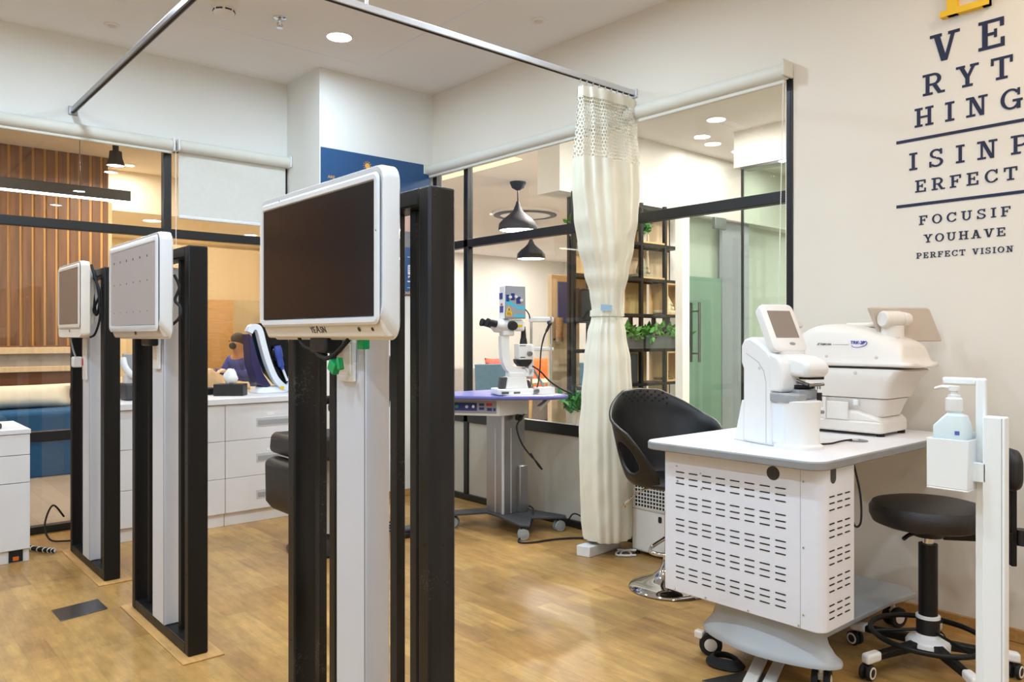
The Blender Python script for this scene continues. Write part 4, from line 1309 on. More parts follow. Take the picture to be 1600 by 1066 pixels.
G().lathe([(.016, 1.144), (.0165, 1.146), (.0165, 1.170), (.012, 1.173), (.012, 1.178), (.006, 1.179), (.006, 1.186), (.010, 1.187), (.010, 1.1965), (.004, 1.1975)], (1.784, .621, 0), 24).obj('pump', 'white_plastic', t)
G().tube([(1.784, .625, 1.193), (1.784, .645, 1.194), (1.784, .659, 1.190)], [.005, .004, .003], 8).obj('spout', 'white_plastic', t)
G().box(1.7612, .603, 1.096, 1.7625, .612, 1.104).obj('printed_label', 'poster_blue', t, smooth=0)
# ------------------------------------------------------------------ black bucket chair on a chrome pedestal
t = thing('bucket_chair', 'black plastic bucket chair with arms on a chrome trumpet base', 'chair', (3.262, 2.492, 0), -.33)
def rim(phi):
    a = abs(math.degrees(phi))
    K = [(0, 1.02), (22, 1.012), (45, .955), (68, .890), (90, .855), (106, .82), (118, .75), (128, .67), (138, .60)]
    for (a0, h0), (a1, h1) in zip(K, K[1:]):
        if a <= a1:
            k = (a - a0) / (a1 - a0)
            return h0 + (h1 - h0) * k
    return .60
def shell_pt(phi, s):
    z = .545 + s * (rim(phi) - .545)
    k = min(1, (z - .545) / .33) ** .55
    rx = .185 + .115 * k
    ry = .18 + .07 * k + .10 * max(0, (z - .75)) * max(0, math.cos(phi))
    fl = max(0, (s - .86) / .14) ** 2 * .014
    return ((rx + fl) * math.sin(phi), (ry + fl) * math.cos(phi) + .01, z)
g = G()
NP, NS = 92, 22
def hole(a, s):
    return math.hypot((a - 94) / 19, (s - .48) / .25)
par = {}
V_ = []
for i in range(NP + 1):
    p = math.radians(-138 + 276 * i / NP)
    row = []
    for j in range(NS + 1):
        v = g.b.verts.new(shell_pt(p, j / NS))
        par[v] = (p, j / NS)
        row.append(v)
    V_.append(row)
for i in range(NP):
    for j in range(NS):
        a = abs(-138 + 276 * (i + .5) / NP)
        if hole(a, (j + .5) / NS) >= 1:
            g.b.faces.new((V_[i][j], V_[i + 1][j], V_[i + 1][j + 1], V_[i][j + 1]))
for v in list(g.b.verts):
    if not v.link_faces:
        g.b.verts.remove(v)
        continue
    p, s_ = par[v]
    a = abs(math.degrees(p))
    e = hole(a, s_)
    if v.is_boundary and 0 < s_ < 1 and 50 < a < 134 and e < 1.35:
        a2 = 94 + (a - 94) / e
        s2 = .48 + (s_ - .48) / e
        v.co = shell_pt(math.copysign(math.radians(a2), p), s2)
g.obj('shell', 'black_plastic', t, smooth=180, solid=.016, sub=1)
G().lathe([(.0001, .52), (.12, .525), (.19, .545), (.205, .562), (.20, .574), (.15, .562), (.0001, .548)], (0, -.005, 0), 40).obj('seat', 'black_plastic', t)
g = G()
for r_ in range(4):
    for k in range(7):
        p = Vector(shell_pt(math.radians(-24 + 8 * k + (4 if r_ % 2 else 0)), .965 - .035 * r_))
        g.cyl(p + Vector((0, -.012, 0)), p + Vector((0, -.0085, 0)), .006, n=10)
g.obj('perforation', 'rubber', t)
G().lathe([(.205, .0), (.21, .006), (.20, .016), (.15, .032), (.09, .058), (.05, .095), (.035, .14), (.033, .17)], (0, 0, 0), 56).obj('base', 'chrome', t, smooth=60)
G().cyl((0, 0, .15), (0, 0, .40), .026, n=24).cyl((0, 0, .39), (0, 0, .535), .017, n=20).obj('column', 'chrome', t)
g = G()
g.tube([(-.03, 0, .26), (-.12, -.02, .23), (-.165, -.10, .225), (-.10, -.17, .225), (.10, -.17, .225), (.165, -.10, .225), (.12, -.02, .23), (.03, 0, .26)], .011, 10, 6)
g.obj('foot_rest', 'chrome', t)
g = G()
g.tube([(-.05, .0, .525), (-.13, .06, .505), (-.19, .12, .43), (-.195, .13, .41)], [.005, .005, .007, .009], 8, 5)
g.obj('height_lever', 'chrome', t)

# ------------------------------------------------------------------ dehumidifier, foam block, cords near the curtain
t = world_thing('dehumidifier', 'white dehumidifier with a black air grille standing behind the bucket chair', 'dehumidifier', (3.70, 2.87, 0))
G().box(3.622, 2.52, .022, 3.782, 3.05, .66).obj('case', 'white_plastic', t, bevel=.012)
G().box(3.6195, 2.55, .29, 3.6235, 3.02, .62).obj('grille_back', 'rubber', t, smooth=0)
g = G()
for k in range(22):
    y = 2.55 + k * .02238
    g.box(3.616, y - .003, .29, 3.621, y + .003, .62)
for k in range(16):
    z = .29 + k * .022
    g.box(3.6155, 2.55, z - .003, 3.6205, 3.02, z + .003)
g.obj('grille', 'white_plastic', t, smooth=0)
G().box(3.6205, 2.53, .272, 3.6235, 3.04, .276).obj('panel_seam', 'grey_plastic', t, smooth=0)
G().prism(rrect(2.835, .235, .012, .018, .008, 4), 3.6195, 3.624, 'YZ').obj('drain_socket', 'rubber', t)
g = G()
for x in (3.645, 3.76):
    for y in (2.56, 3.02): g.cyl((x, y, 0), (x, y, .024), .014, n=12)
g.obj('foot', 'rubber', t)
t = tag(G().prism([(3.33, 3.228), (3.352, 3.14), (3.66, 3.165), (3.64, 3.25)], .0, .062, 'XY').obj('foam_block', 'foam', None, bevel=.004), 'white foam block lying on the floor under the gathered curtain', 'foam block')
cord('white_cable', [(3.56, 3.11, .02), (3.60, 3.05, .012), (3.55, 3.0, .008), (3.50, 3.06, .008), (3.56, 3.10, .010), (3.62, 3.07, .014), (3.60, 3.0, .03), (3.58, 3.08, .012), (3.51, 3.03, .010), (3.58, 2.98, .008)], .006, 'white_plastic', 'tangled white cables on the floor between foam block and dehumidifier', k=8)

# ------------------------------------------------------------------ slit-lamp table with its laser
t = world_thing('slit_lamp_table', 'wheeled slit lamp table with purple top and grey lifting column by the window', 'table', (3.50, 4.02, 0))
top = [(3.05, 4.40), (3.03, 4.20), (3.17, 3.99), (3.30, 3.84), (3.46, 3.71), (3.56, 3.66), (3.66, 3.655), (3.74, 3.70), (3.765, 3.78), (3.765, 4.40), (3.70, 4.44), (3.10, 4.44)]
G().prism(top, .888, .912, 'XY').obj('tabletop', 'purple_top', t, bevel=.008, seg=3)
hs = G().prism([(3.115, 4.27), (3.345, 3.955), (3.60, 3.955), (3.60, 4.27)], .772, .888, 'XY').obj('control_housing', 'white_plastic', t, bevel=.004)
# control panel on the slanted face (3.115,4.27)-(3.345,3.955)
a_, b_ = Vector((3.115, 4.27, 0)), Vector((3.345, 3.955, 0))
du = (b_ - a_).normalized()
nn = Vector((du.y, -du.x, 0))
def onp(u, z, out): return a_ + du * u + nn * out + Vector((0, 0, z))
LP = (b_ - a_).length
def pbox(g, u0, u1, z0, z1, out):
    g.loft([[onp(u0, z0, .0), onp(u1, z0, .0), onp(u1, z1, .0), onp(u0, z1, .0)], [onp(u0, z0, out), onp(u1, z0, out), onp(u1, z1, out), onp(u0, z1, out)]])
    return g
pbox(G(), .02, LP - .02, .788, .874, .002).obj('control_panel', 'panel_silver', t, smooth=0)
g = G()
pbox(g, .045, .235, .805, .86, .003); pbox(g, .25, .285, .838, .856, .003); pbox(g, .25, .285, .812, .83, .003); pbox(g, .305, .34, .806, .826, .003); pbox(g, .348, .365, .806, .826, .003)
g.obj('control_label', 'panel_blue', t, smooth=0)
pbox(G(), .30, .34, .838, .858, .0035).obj('display', 'red_knob', t, smooth=0)
def knob(u, z, r, h, m, nm): return G().cyl(onp(u, z, 0), onp(u, z, h), r, r * .85, n=18).obj(nm, m, t)
knob(.035, .832, .014, .022, 'red_knob', 'emergency_button')
knob(.095, .832, .013, .014, 'green_knob', 'start_button')
knob(.165, .832, .011, .014, 'white_plastic', 'dial')
knob(.212, .834, .012, .012, 'chrome', 'dial')
G().box(3.40, 3.985, .10, 3.60, 4.16, .77).obj('column', 'alu', t, bevel=.004)
G().box(3.41, 3.995, .68, 3.59, 4.15, .80).obj('column', 'steel', t, bevel=.003)
g = G()
g.box(3.3995, 3.984, .10, 3.412, 3.996, .77).box(3.3985, 4.06, .10, 3.4005, 4.066, .68).box(3.47, 3.9835, .10, 3.476, 3.9855, .68)
g.obj('column_strip', 'alu_white', t, smooth=0)
G().box(3.53, 3.955, .10, 3.60, 3.987, .42).obj('power_box', 'alu', t, bevel=.006)
G().box(3.403, 4.075, .725, 3.4085, 4.10, .768).obj('switch', 'rubber', t, bevel=.002)
g = G()
g.prism([(3.18, 4.34), (3.15, 4.22), (3.37, 4.12), (3.36, 3.98), (3.30, 3.70), (3.335, 3.645), (3.49, 3.80), (3.68, 3.66), (3.715, 3.70), (3.66, 3.97), (3.70, 4.30), (3.64, 4.35), (3.52, 4.20)], .088, .102, 'XY')
g.obj('base_plate', 'dark_grey', t, bevel=.003)
for x, y, a in ((3.33, 3.70, .9), (3.665, 3.715, 1.3), (3.20, 4.27, .7), (3.65, 4.28, .3)):
    caster(t, x, y, .09, .037, a, 'black_plastic', 'grey_plastic', 'grey_plastic')
g = G().prism([(3.60, .80), (3.735, .888), (3.70, .888), (3.60, .83)], 3.83, 3.87, 'XZ')
g.obj('support_bracket', 'white_plastic', t, bevel=.003)
cord('mains_cable', [(3.56, 3.95, .77), (3.50, 3.90, .76), (3.45, 3.90, .70), (3.47, 3.88, .60), (3.52, 3.86, .52), (3.56, 3.82, .46), (3.59, 3.80, .41), (3.57, 3.82, .44), (3.53, 3.85, .52)], .0055, 'rubber', 'looped black mains cable dangling from the purple slit lamp table', k=7)
tag(G().cyl((3.50, 3.953, .755), (3.50, 3.915, .755), .022, n=16).obj('mains_plug', 'black_plastic', None, bevel=.003), 'black round mains plug under the purple slit lamp table', 'plug')
cord('floor_cable', [(3.60, 3.945, .14), (3.60, 3.90, .12), (3.45, 3.76, .06), (3.27, 3.68, .008), (3.30, 3.60, .008), (3.46, 3.56, .008), (3.58, 3.50, .008), (3.66, 3.42, .008), (3.72, 3.36, .008)], .006, 'rubber', 'black cable on the floor from the slit lamp column to the window sill', k=8)
cord('floor_cable', [(3.74, 3.72, .02), (3.74, 3.66, .11), (3.75, 3.58, .10), (3.75, 3.50, .03), (3.70, 3.45, .012), (3.62, 3.40, .012), (3.72, 3.34, .012)], .005, 'rubber', 'second black cable arching behind the front wheel of the slit lamp table', k=7)
tag(G().prism([(3.30, 3.865), (3.51, 3.69), (3.535, 3.70), (3.56, 3.665), (3.60, 3.70), (3.70, 3.715), (3.72, 3.80), (3.60, 3.86)], .9122, .914, 'XY').obj('paper_sheet', 'paper', None, smooth=0), 'white paper sheet under the slit lamp on the purple table', 'paper')

t = world_thing('slit_lamp', 'white slit lamp microscope with grey laser box on the purple table', 'slit lamp', (3.47, 3.93, .914))
ex = Vector((.934, -.358, 0))     # along the table front, to the right in view
ey = Vector((.358, .934, 0))      # away from the operator
O = Vector((3.403, 3.905, .9145))
MT = Matrix(((ex.x, ey.x, 0, O.x), (ex.y, ey.y, 0, O.y), (0, 0, .915, O.z), (0, 0, 0, 1)))
def LG(): return G().mark()
def put(g, name, m, par=None, **kw): return g.xf(MT).obj(name, m, par or t, **kw)
put(LG().prism([(-.10, -.03), (-.06, -.055), (.14, -.055), (.16, .0), (.16, .16), (-.09, .16)], 0, .045, 'XY'), 'base', 'white_plastic', bevel=.008, seg=3)
put(LG().box(-.085, -.0565, .012, -.035, -.0545, .028).box(.0, -.0565, .012, .045, -.0545, .026), 'base_label', 'ink', smooth=0)
put(LG().prism(rrect(.24, .0, .065, .045, .012, 5), 0, .052, 'XY'), 'rail_cover', 'white_plastic', bevel=.005)
put(LG().cyl((.165, -.04, .028), (.165, -.065, .028), .015, n=14), 'rail_wheel', 'steel')
put(LG().loft([[(x, y, z) for x, y in rrect(.045, .05, hx_, .05, .015, 4)] for hx_, z in ((.085, .045), (.08, .06), (.07, .12), (.068, .13))]), 'carriage', 'white_plastic', bevel=.003)
put(LG().loft([[(x, y, z) for x, y in rrect(-.05 + s_, .03, .022, .03, .012, 4)] for z, s_ in ((.045, -.005), (.09, .0), (.13, .006))]), 'joystick_housing', 'dark_grey', bevel=.006)
put(LG().loft([[(x, y, z) for x, y in rrect(.125 + s_, .05, .022, .035, .012, 4)] for z, s_ in ((.045, .005), (.08, .003), (.105, -.006))]), 'joystick_housing', 'dark_grey', bevel=.006)
# C-arm
arm = [(-.035, .43), (-.035, .34), (-.028, .26), (0.0, .195), (.05, .165), (.12, .162), (.135, .19)]
g = LG()
pts = spline([Vector((x, .04, z)) for x, z in arm], 6)
rings = []
for i, p in enumerate(pts):
    a = pts[max(0, i - 1)]; b = pts[min(len(pts) - 1, i + 1)]
    d = (b - a).normalized()
    nrm = Vector((-d.z, 0, d.x))
    rings.append([p + nrm * sx_ * .028 + Vector((0, sy_ * .03, 0)) for sx_, sy_ in ((1, 1), (1, -1), (-1, -1), (-1, 1))])
g.loft(rings)
put(g, 'microscope_arm', 'white_plastic', bevel=.008, seg=3)
put(LG().box(-.01, .0, .125, .10, .09, .165), 'arm_base', 'white_plastic', bevel=.008)
put(LG().box(.055, -.005, .255, .155, .09, .37), 'illumination_tower', 'white_plastic', bevel=.006)
put(LG().box(.13, .01, .13, .17, .08, .36), 'lamp_column', 'white_plastic', bevel=.004)
put(LG().loft([[(x, y, z) for x, y in rrect(.10, .04, hx_, .045, .02, 4)] for hx_, z in ((.06, .258), (.055, .235), (.03, .205))]), 'mirror_housing', 'black_plastic', bevel=.003)
put(LG().cyl((.13, -.006, .30), (.13, -.028, .30), .018, .016, n=20), 'slit_knob', 'steel')
put(LG().box(.06, -.0065, .357, .105, -.0045, .363).box(.065, -.0065, .270, .10, -.0045, .277), 'tower_label', 'ink', smooth=0)
put(LG().cyl((.105, .04, .37), (.105, .04, .41), .027, .022, n=20).cyl((.105, .04, .41), (.105, .04, .50), .020, .013, n=20), 'lamp_house', 'black_plastic')
# microscope head
put(LG().box(-.06, -.005, .43, .025, .075, .475), 'head_mount', 'white_plastic', bevel=.01)
put(LG().lathe([(.03, -.075), (.048, -.06), (.052, -.01), (.05, .03), (.042, .06), (.03, .07)], (-.045, .035, .505), 28, 'X'), 'microscope_body', 'white_plastic', smooth=50)
put(LG().box(-.04, -.005, .465, .10, .08, .55), 'microscope_body', 'white_plastic', bevel=.015, seg=3)
put(LG().cyl((.005, -.004, .505), (.005, -.035, .505), .036, .033, n=24), 'magnification_knob', 'black_plastic', bevel=.004)
put(LG().box(.035, -.0065, .495, .08, -.0045, .513), 'warning_label', 'yellow', smooth=0)
for dy, dx, nm in ((-.03, .0, 'eyepiece'), (.045, -.015, 'eyepiece')):
    e = put(LG().cyl((-.10 + dx, .03 + dy, .515), (-.16 + dx, .02 + dy, .528), .026, .024, n=22), nm, 'black_plastic', bevel=.003)
    put(LG().cyl((-.158 + dx, .0205 + dy, .5275), (-.172 + dx, .0185 + dy, .5305), .027, .029, n=22), 'eyecup', 'rubber', e)
    put(LG().cyl((-.06 + dx * .4, .035 + dy, .508), (-.105 + dx, .03 + dy, .516), .036, .029, n=22), 'eyepiece_tube', 'white_plastic')
# laser box
put(LG().prism([(-.055, .555), (.095, .555), (.092, .79), (-.050, .795)], -.02, .09, 'XZ'), 'laser_box', 'white_plastic', bevel=.004)
put(LG().prism([(-.047, .562), (.0935, .562), (.0905, .786), (-.044, .79)], -.0225, -.0195, 'XZ'), 'laser_faceplate', 'panel_silver', smooth=0)
put(LG().prism([(-.0495, .559), (.096, .559), (.093, .789), (-.0465, .793)], -.0212, -.0192, 'XZ'), 'faceplate_rim', 'ink', smooth=0)
put(LG().prism([(-.046, .70), (-.025, .695), (.0, .67), (.04, .648), (.092, .645), (.0922, .625), (.05, .625), (.0, .65), (-.046, .665)], -.0233, -.0222, 'XZ').prism([(.012, .58), (.045, .588), (.0928, .582), (.0933, .566), (.01, .566)], -.0233, -.0222, 'XZ'), 'faceplate_print', 'cyan', smooth=0)
put(LG().box(-.042, -.0237, .68, -.02, -.0222, .73).box(-.008, -.0237, .69, .018, -.0222, .74).box(.03, -.0237, .665, .06, -.0222, .715), 'faceplate_print', 'panel_blue', smooth=0)
put(LG().prism([(-.04, .613), (-.003, .613), (-.0215, .648)], -.0237, -.0222, 'XZ').box(-.043, -.0237, .576, .0, -.0222, .607), 'warning_label', 'yellow', smooth=0)
put(LG().prism([(-.0285, .617), (-.0145, .617), (-.0215, .636)], -.0243, -.0235, 'XZ').box(-.037, -.0243, .583, -.006, -.0235, .586).box(-.037, -.0243, .590, -.010, -.0235, .593).box(-.037, -.0243, .597, -.012, -.0235, .600), 'warning_print', 'ink', smooth=0)
for x, z in ((-.014, .712), (.026, .715), (.064, .69)):
    put(LG().cyl((x, -.0225, z), (x, -.034, z), .0105, n=16), 'setting_knob', 'cream_plastic')
put(LG().box(-.0545, .0, .60, -.0515, .07, .65).box(-.0545, .02, .70, -.0515, .08, .745), 'side_label', 'panel_blue', smooth=0)
put(LG().box(-.056, .02, .655, -.053, .05, .668), 'side_display', 'red_knob', smooth=0)
# chin rest frame
put(LG().cyl((.185, .10, .05), (.185, .10, .575), .0085, n=12).cyl((.315, .06, .05), (.315, .06, .575), .0085, n=12), 'rest_post', 'chrome')
put(LG().box(.165, .055, .535, .335, .105, .572), 'forehead_rest', 'white_plastic', bevel=.006)
put(LG().box(.165, .055, .318, .335, .105, .345), 'chin_rest', 'white_plastic', bevel=.006)
put(LG().tube([(.30, .055, .53), (.295, .03, .525), (.285, .04, .49), (.25, .03, .42), (.225, .02, .32), (.21, .0, .20), (.195, -.01, .10), (.18, -.02, .05)], [.016, .014, .010, .006, .005, .005, .005, .005], 10, 6), 'fixation_arm', 'black_plastic')
put(LG().tube([(.095, .03, .635), (.12, .03, .62), (.145, .04, .59), (.155, .05, .56)], .0045, 8, 5), 'laser_cable', 'rubber')
put(LG().tube([(.15, -.01, .21), (.20, -.03, .17), (.26, -.04, .10), (.34, -.05, .04), (.42, -.06, .0)], .006, 8, 5), 'lamp_cable', 'rubber')
put(LG().tube([(.17, .03, .19), (.21, .03, .12), (.25, .03, .055)], .010, 10, 4), 'brace', 'alu')
# ------------------------------------------------------------------ white drawer units along the back
def drawer_unit(label, x0, x1, y0, y1, zt, seams, handles, worktop):
    t = world_thing('drawer_cabinet', label, 'cabinet', ((x0 + x1) / 2, (y0 + y1) / 2, 0), 'white drawer cabinets')
    G().box(x0 + .001, y0 + .02, .0, x1 - .001, y1, zt - .004).obj('carcass', 'white_laminate', t, bevel=.002)
    for (u0, u1) in handles['cols']:
        for z0, z1 in zip(seams[:-1], seams[1:]):
            d = G().box(u0 + .0015, y0, z0 + .0015, u1 - .0015, y0 + .022, z1 - .0015).obj('drawer', 'white_laminate', t, bevel=.0015)
            h = handles.get('h')
            if h:
                hx, hw = u1 - h[0] - h[1], h[1]
                zc = z1 - h[2]
                G().box(hx, y0 - .002, zc - .032, hx + hw, y0 + .001, zc + .032).obj('handle', 'alu_white', d, bevel=.001)
                G().box(hx + .01, y0 - .003, zc - .022, hx + hw - .006, y0 - .0015, zc + .012).obj('handle_recess', 'grey_plastic', d, smooth=0)
                G().box(hx + .075, y0 - .0012, zc + .045, hx + .13, y0 + .001, zc + .064).obj('drawer_label', 'paper', d, smooth=0)
    return t
drawer_unit('white drawer cabinet with long silver handles standing against the pillar', 2.022, 2.738, 5.30, 5.86, .838, (.089, .328, .585, .836), {'cols': [(2.022, 2.738)], 'h': (.22, .275, .135)}, True)
drawer_unit('white handleless drawer cabinet seen between the middle and farthest stands', 1.30, 2.021, 5.30, 5.86, .838, (.089, .328, .585, .836), {'cols': [(1.30, 2.021)]}, True)
tag(G().box(1.29, 5.285, .838, 2.742, 5.89, .876).obj('worktop', 'white_laminate', None, bevel=.002), 'white worktop running over the two drawer cabinets', 'worktop')
t = world_thing('desk_pedestal', 'low white drawer pedestal at the left edge with a dark box on top', 'cabinet', (.5, 5.5, 0), 'white drawer cabinets')
t['label'] = 'white drawer pedestal beside the lounge window with an orange tagged plinth'
G().box(.20, 5.25, .0, .857, 5.80, .742).obj('carcass', 'white_laminate', t, bevel=.002)
G().box(.195, 5.225, .742, .862, 5.81, .768).obj('top', 'white_laminate', t, bevel=.002)
for z0, z1 in ((.62, .741), (.46, .62), (.075, .46)):
    G().box(.20, 5.23, z0 + .002, .858, 5.252, z1 - .002).obj('drawer', 'white_laminate', t, bevel=.0015)
G().box(.755, 5.246, .005, .825, 5.2505, .07).obj('plinth_cutout', 'rubber', t, smooth=0)
G().box(.775, 5.243, .012, .805, 5.2465, .036).obj('orange_clip', 'orange_tag', t, bevel=.003)
tag(G().box(.50, 5.33, .7685, .735, 5.50, .80).obj('tray', 'dark_grey', None, bevel=.008), 'small dark tray lying on the white desk pedestal', 'tray')
t = world_thing('cable_tidy', 'spiral wrapped black and white cable on the floor beside the white pedestal', 'cable', (.93, 5.45, 0))
pts = [(.88, 5.60, .03), (.90, 5.48, .02), (.96, 5.38, .016), (1.0, 5.33, .014)]
G().tube(pts, .014, 10, 5).obj('cable', 'rubber', t)
g = G()
P_ = spline([Vector(p) for p in pts], 5)
for p in P_[2:-1:2]:
    g.ell(p, (.017, .010, .017), 10, 6)
g.obj('spiral_wrap', 'white_plastic', t)
cord('power_cable', [(1.16, 5.88, .10), (1.08, 5.80, .20), (1.02, 5.72, .10), (1.03, 5.62, .02), (1.10, 5.55, .012), (1.20, 5.52, .012)], .006, 'rubber', 'black cable looping from the floor up to the lounge window frame')

# things on the worktop
t = world_thing('tissue_box', 'black leather tissue box with a white tissue on the white worktop', 'tissue box', (2.175, 5.60, .876))
mt = Matrix.Translation((2.175, 5.60, .8765)) @ Matrix.Rotation(-.66, 4, 'Z')
G().mark().box(-.105, -.06, 0, .105, .06, .085).xf(mt).obj('box', 'black_leather', t, bevel=.004)
g = G().mark()
rings = []
for j in range(7):
    z = .083 + .018 * j
    k = .020 + .013 * math.sin(j * .62)
    rings.append([((k * (1.5 + .22 * math.sin(5 * a + j))) * math.cos(a), k * .75 * (1 + .25 * math.sin(3 * a)) * math.sin(a), z + .006 * math.sin(4 * a)) for a in [2 * PI * i / 24 for i in range(24)]])
g.loft(rings).xf(mt).obj('tissue', 'tissue', t, smooth=70)
tag(G().box(2.02, 5.74, .8765, 2.11, 5.81, .93).obj('small_case', 'black_plastic', None, bevel=.01), 'small black case behind the tissue box on the worktop', 'case')
t = world_thing('laser_device', 'white framed aesthetic laser device with glossy black front and blue handpiece', 'laser device', (2.66, 5.68, .876))
LASER = t
g = G()
ZB = .877
# side profile in XZ: swooping white frame
outer = [(2.42, 1.335), (2.44, 1.372), (2.475, 1.375), (2.50, 1.345), (2.53, 1.23), (2.57, 1.10), (2.62, .99), (2.68, .925), (2.72, .908)]
outer = spline([Vector((a, 0, b)) for a, b in outer], 5)
rings = []
for i, p in enumerate(outer):
    a = outer[max(0, i - 1)]; b = outer[min(len(outer) - 1, i + 1)]
    d = (b - a).normalized()
    nrm = Vector((-d.z, 0, d.x))
    wd = .022
    rings.append([Vector((p.x, 0, p.z)) + nrm * wd * s1 + Vector((0, 5.60 + s2 * .03, 0)) for s1, s2 in ((1, 1), (1, -1), (-1, -1), (-1, 1))])
g.loft(rings).obj('white_frame', 'white_gloss', t, bevel=.008, seg=3)
pts = spline([Vector((a, 5.63, b)) for a, b in ((2.68, .925), (2.73, .905), (2.76, .93), (2.765, 1.0))], 5)
G().tube(pts, .03, 10).obj('white_frame', 'white_gloss', t)
G().prism([(2.425, 1.33), (2.455, 1.30), (2.49, 1.16), (2.54, 1.02), (2.60, .93), (2.56, .915), (2.49, .95), (2.44, 1.10)], 5.60, 5.74, 'XZ').obj('side_shell', 'device_purple', t, bevel=.01)
G().prism([(2.475, 1.37), (2.515, 1.405), (2.56, 1.41), (2.60, 1.32), (2.74, 1.31), (2.752, 1.2), (2.752, .95), (2.68, .93), (2.60, 1.02), (2.54, 1.18), (2.505, 1.33)], 5.615, 5.76, 'XZ').obj('front_panel', 'device_black', t, bevel=.008)
G().lathe([(.055, -.004), (.06, 0), (.055, .004)], (2.665, 5.612, 1.175), 28, 'Y').obj('handpiece_cradle', 'device_black', t)
g = G().tube([(2.640, 5.59, 1.235), (2.648, 5.585, 1.18), (2.665, 5.585, 1.10), (2.682, 5.585, 1.055)], [.026, .03, .024, .014], 16, 6)
hd = g.obj('handpiece', 'blue_handle', t)
g = G().tube([(2.682, 5.585, 1.057), (2.705, 5.585, 1.0), (2.72, 5.585, .965)], .009, 10, 5)
g.obj('handpiece_tip', 'white_gloss', hd)
G().box(2.655, 5.568, .903, 2.685, 5.572, .925).obj('warning_label', 'yellow', t, smooth=0)
G().loft([[(x, y, z) for x, y in rrect(2.61, 5.68, hx_, hy_, .05, 6)] for hx_, hy_, z in ((.125, .11, .877), (.125, .11, .887), (.11, .09, .915), (.09, .07, .925))]).obj('base', 'white_gloss', t, bevel=.003)
LASER.location = (2.565, 5.72, .876)
t = world_thing('chin_rest_device', 'grey examination device with white curved arm on the worktop between two stands', 'device', (1.53, 5.65, .876))
G().box(1.46, 5.56, .877, 1.56, 5.74, .99).obj('base', 'dark_grey', t, bevel=.012)
G().tube([(1.455, 5.62, 1.16), (1.465, 5.60, 1.10), (1.50, 5.59, 1.05), (1.55, 5.59, 1.03)], .022, 12, 6).obj('curved_arm', 'white_plastic', t)
G().prism([(1.46, 1.10), (1.49, 1.05), (1.56, 1.04), (1.57, 1.18), (1.46, 1.19)], 5.62, 5.66, 'XZ').obj('shield', 'grey_plastic', t, bevel=.006)
G().box(1.47, 5.60, .98, 1.56, 5.70, 1.05).obj('body', 'white_plastic', t, bevel=.012)

# ------------------------------------------------------------------ examination chair behind the front stand
t = world_thing('examination_chair', 'black padded examination chair with leg rest behind the front display stand', 'chair', (2.35, 4.36, 0))
G().prism([(2.02, .60), (2.03, .70), (2.06, .715), (2.62, .70), (2.62, .58), (2.10, .565)], 4.15, 4.60, 'XZ').obj('seat', 'black_leather', t, bevel=.025, seg=3)
G().prism([(1.985, .55), (2.06, .575), (2.12, .545), (2.10, .25), (2.04, .235), (1.99, .30)], 4.16, 4.59, 'XZ').obj('leg_rest', 'black_leather', t, bevel=.03, seg=3)
G().prism([(2.46, .66), (2.58, .64), (2.68, 1.10), (2.66, 1.18), (2.58, 1.20), (2.54, 1.14)], 4.16, 4.59, 'XZ').obj('backrest', 'black_leather', t, bevel=.03, seg=3)
for y in (4.115, 4.635):
    a_ = G().box(2.18, y - .03, .86, 2.58, y + .03, .915).obj('armrest', 'black_leather', t, bevel=.018, seg=3)
    G().box(2.50, y - .015, .62, 2.54, y + .015, .87).obj('armrest_post', 'black_steel', a_, bevel=.003)
G().cyl((2.34, 4.37, .05), (2.34, 4.37, .57), .06, n=28).obj('column', 'white_plastic', t)
G().lathe([(.27, 0), (.28, .015), (.26, .035), (.10, .055), (.06, .09)], (2.34, 4.37, 0), 44).obj('base', 'black_plastic', t)
t = world_thing('foot_pedal', 'grey foot pedal on the floor between the front stand posts', 'pedal', (2.83, 4.27, 0))
G().prism(rrect(2.84, 4.28, .09, .06, .03, 5), .0, .035, 'XY').obj('base', 'black_plastic', t, bevel=.006)
G().prism(rrect(2.84, 4.28, .075, .048, .025, 5), .035, .055, 'XY').obj('treadle', 'dark_grey', t, bevel=.006)
g = G()
for k in range(3):
    g.tube([(2.82 + (.06 + .006 * k) * math.cos(a), 4.44 + .05 * math.sin(a), .012 + .018 * k + .004 * math.sin(2 * a)) for a in [2 * PI * i / 28 for i in range(28)]], .006, 6, closed=True)
tag(g.obj('cable_coil', 'rubber'), 'coil of black cable on the floor behind the grey foot pedal', 'cable')

# ================================================================== LOUNGE BEYOND THE BACK WINDOW
ZL = 3.2
struct('floor_lounge', 'floor_far', [(-4, 6.02, -.1, 5.3, 13, 0)], smooth=0)
struct('ceiling_lounge', 'wall_cream', [(-4, 6.02, ZL, 3.7, 9.6, ZL + .1)], smooth=0)
struct('ceiling_clinic', 'wall_cream', [(2.2, 9.7, 2.74, 5.2, 13, 2.85)], smooth=0)
struct('wall_lounge_side', 'wall_cream', [(-4, 6.02, 0, -3.9, 9.6, ZL), (3.72, 6.02, 0, 3.8, 8.7, ZL), (2.2, 9.6, 2.74, 3.8, 9.7, ZL)], smooth=0)
struct('wall_clinic_back', 'wall_ochre', [(2.2, 12.2, 0, 5.2, 12.3, 2.74), (2.15, 9.1, 0, 2.25, 12.3, 2.74), (5.2, 8.8, 0, 5.3, 12.3, 2.74)], smooth=0)
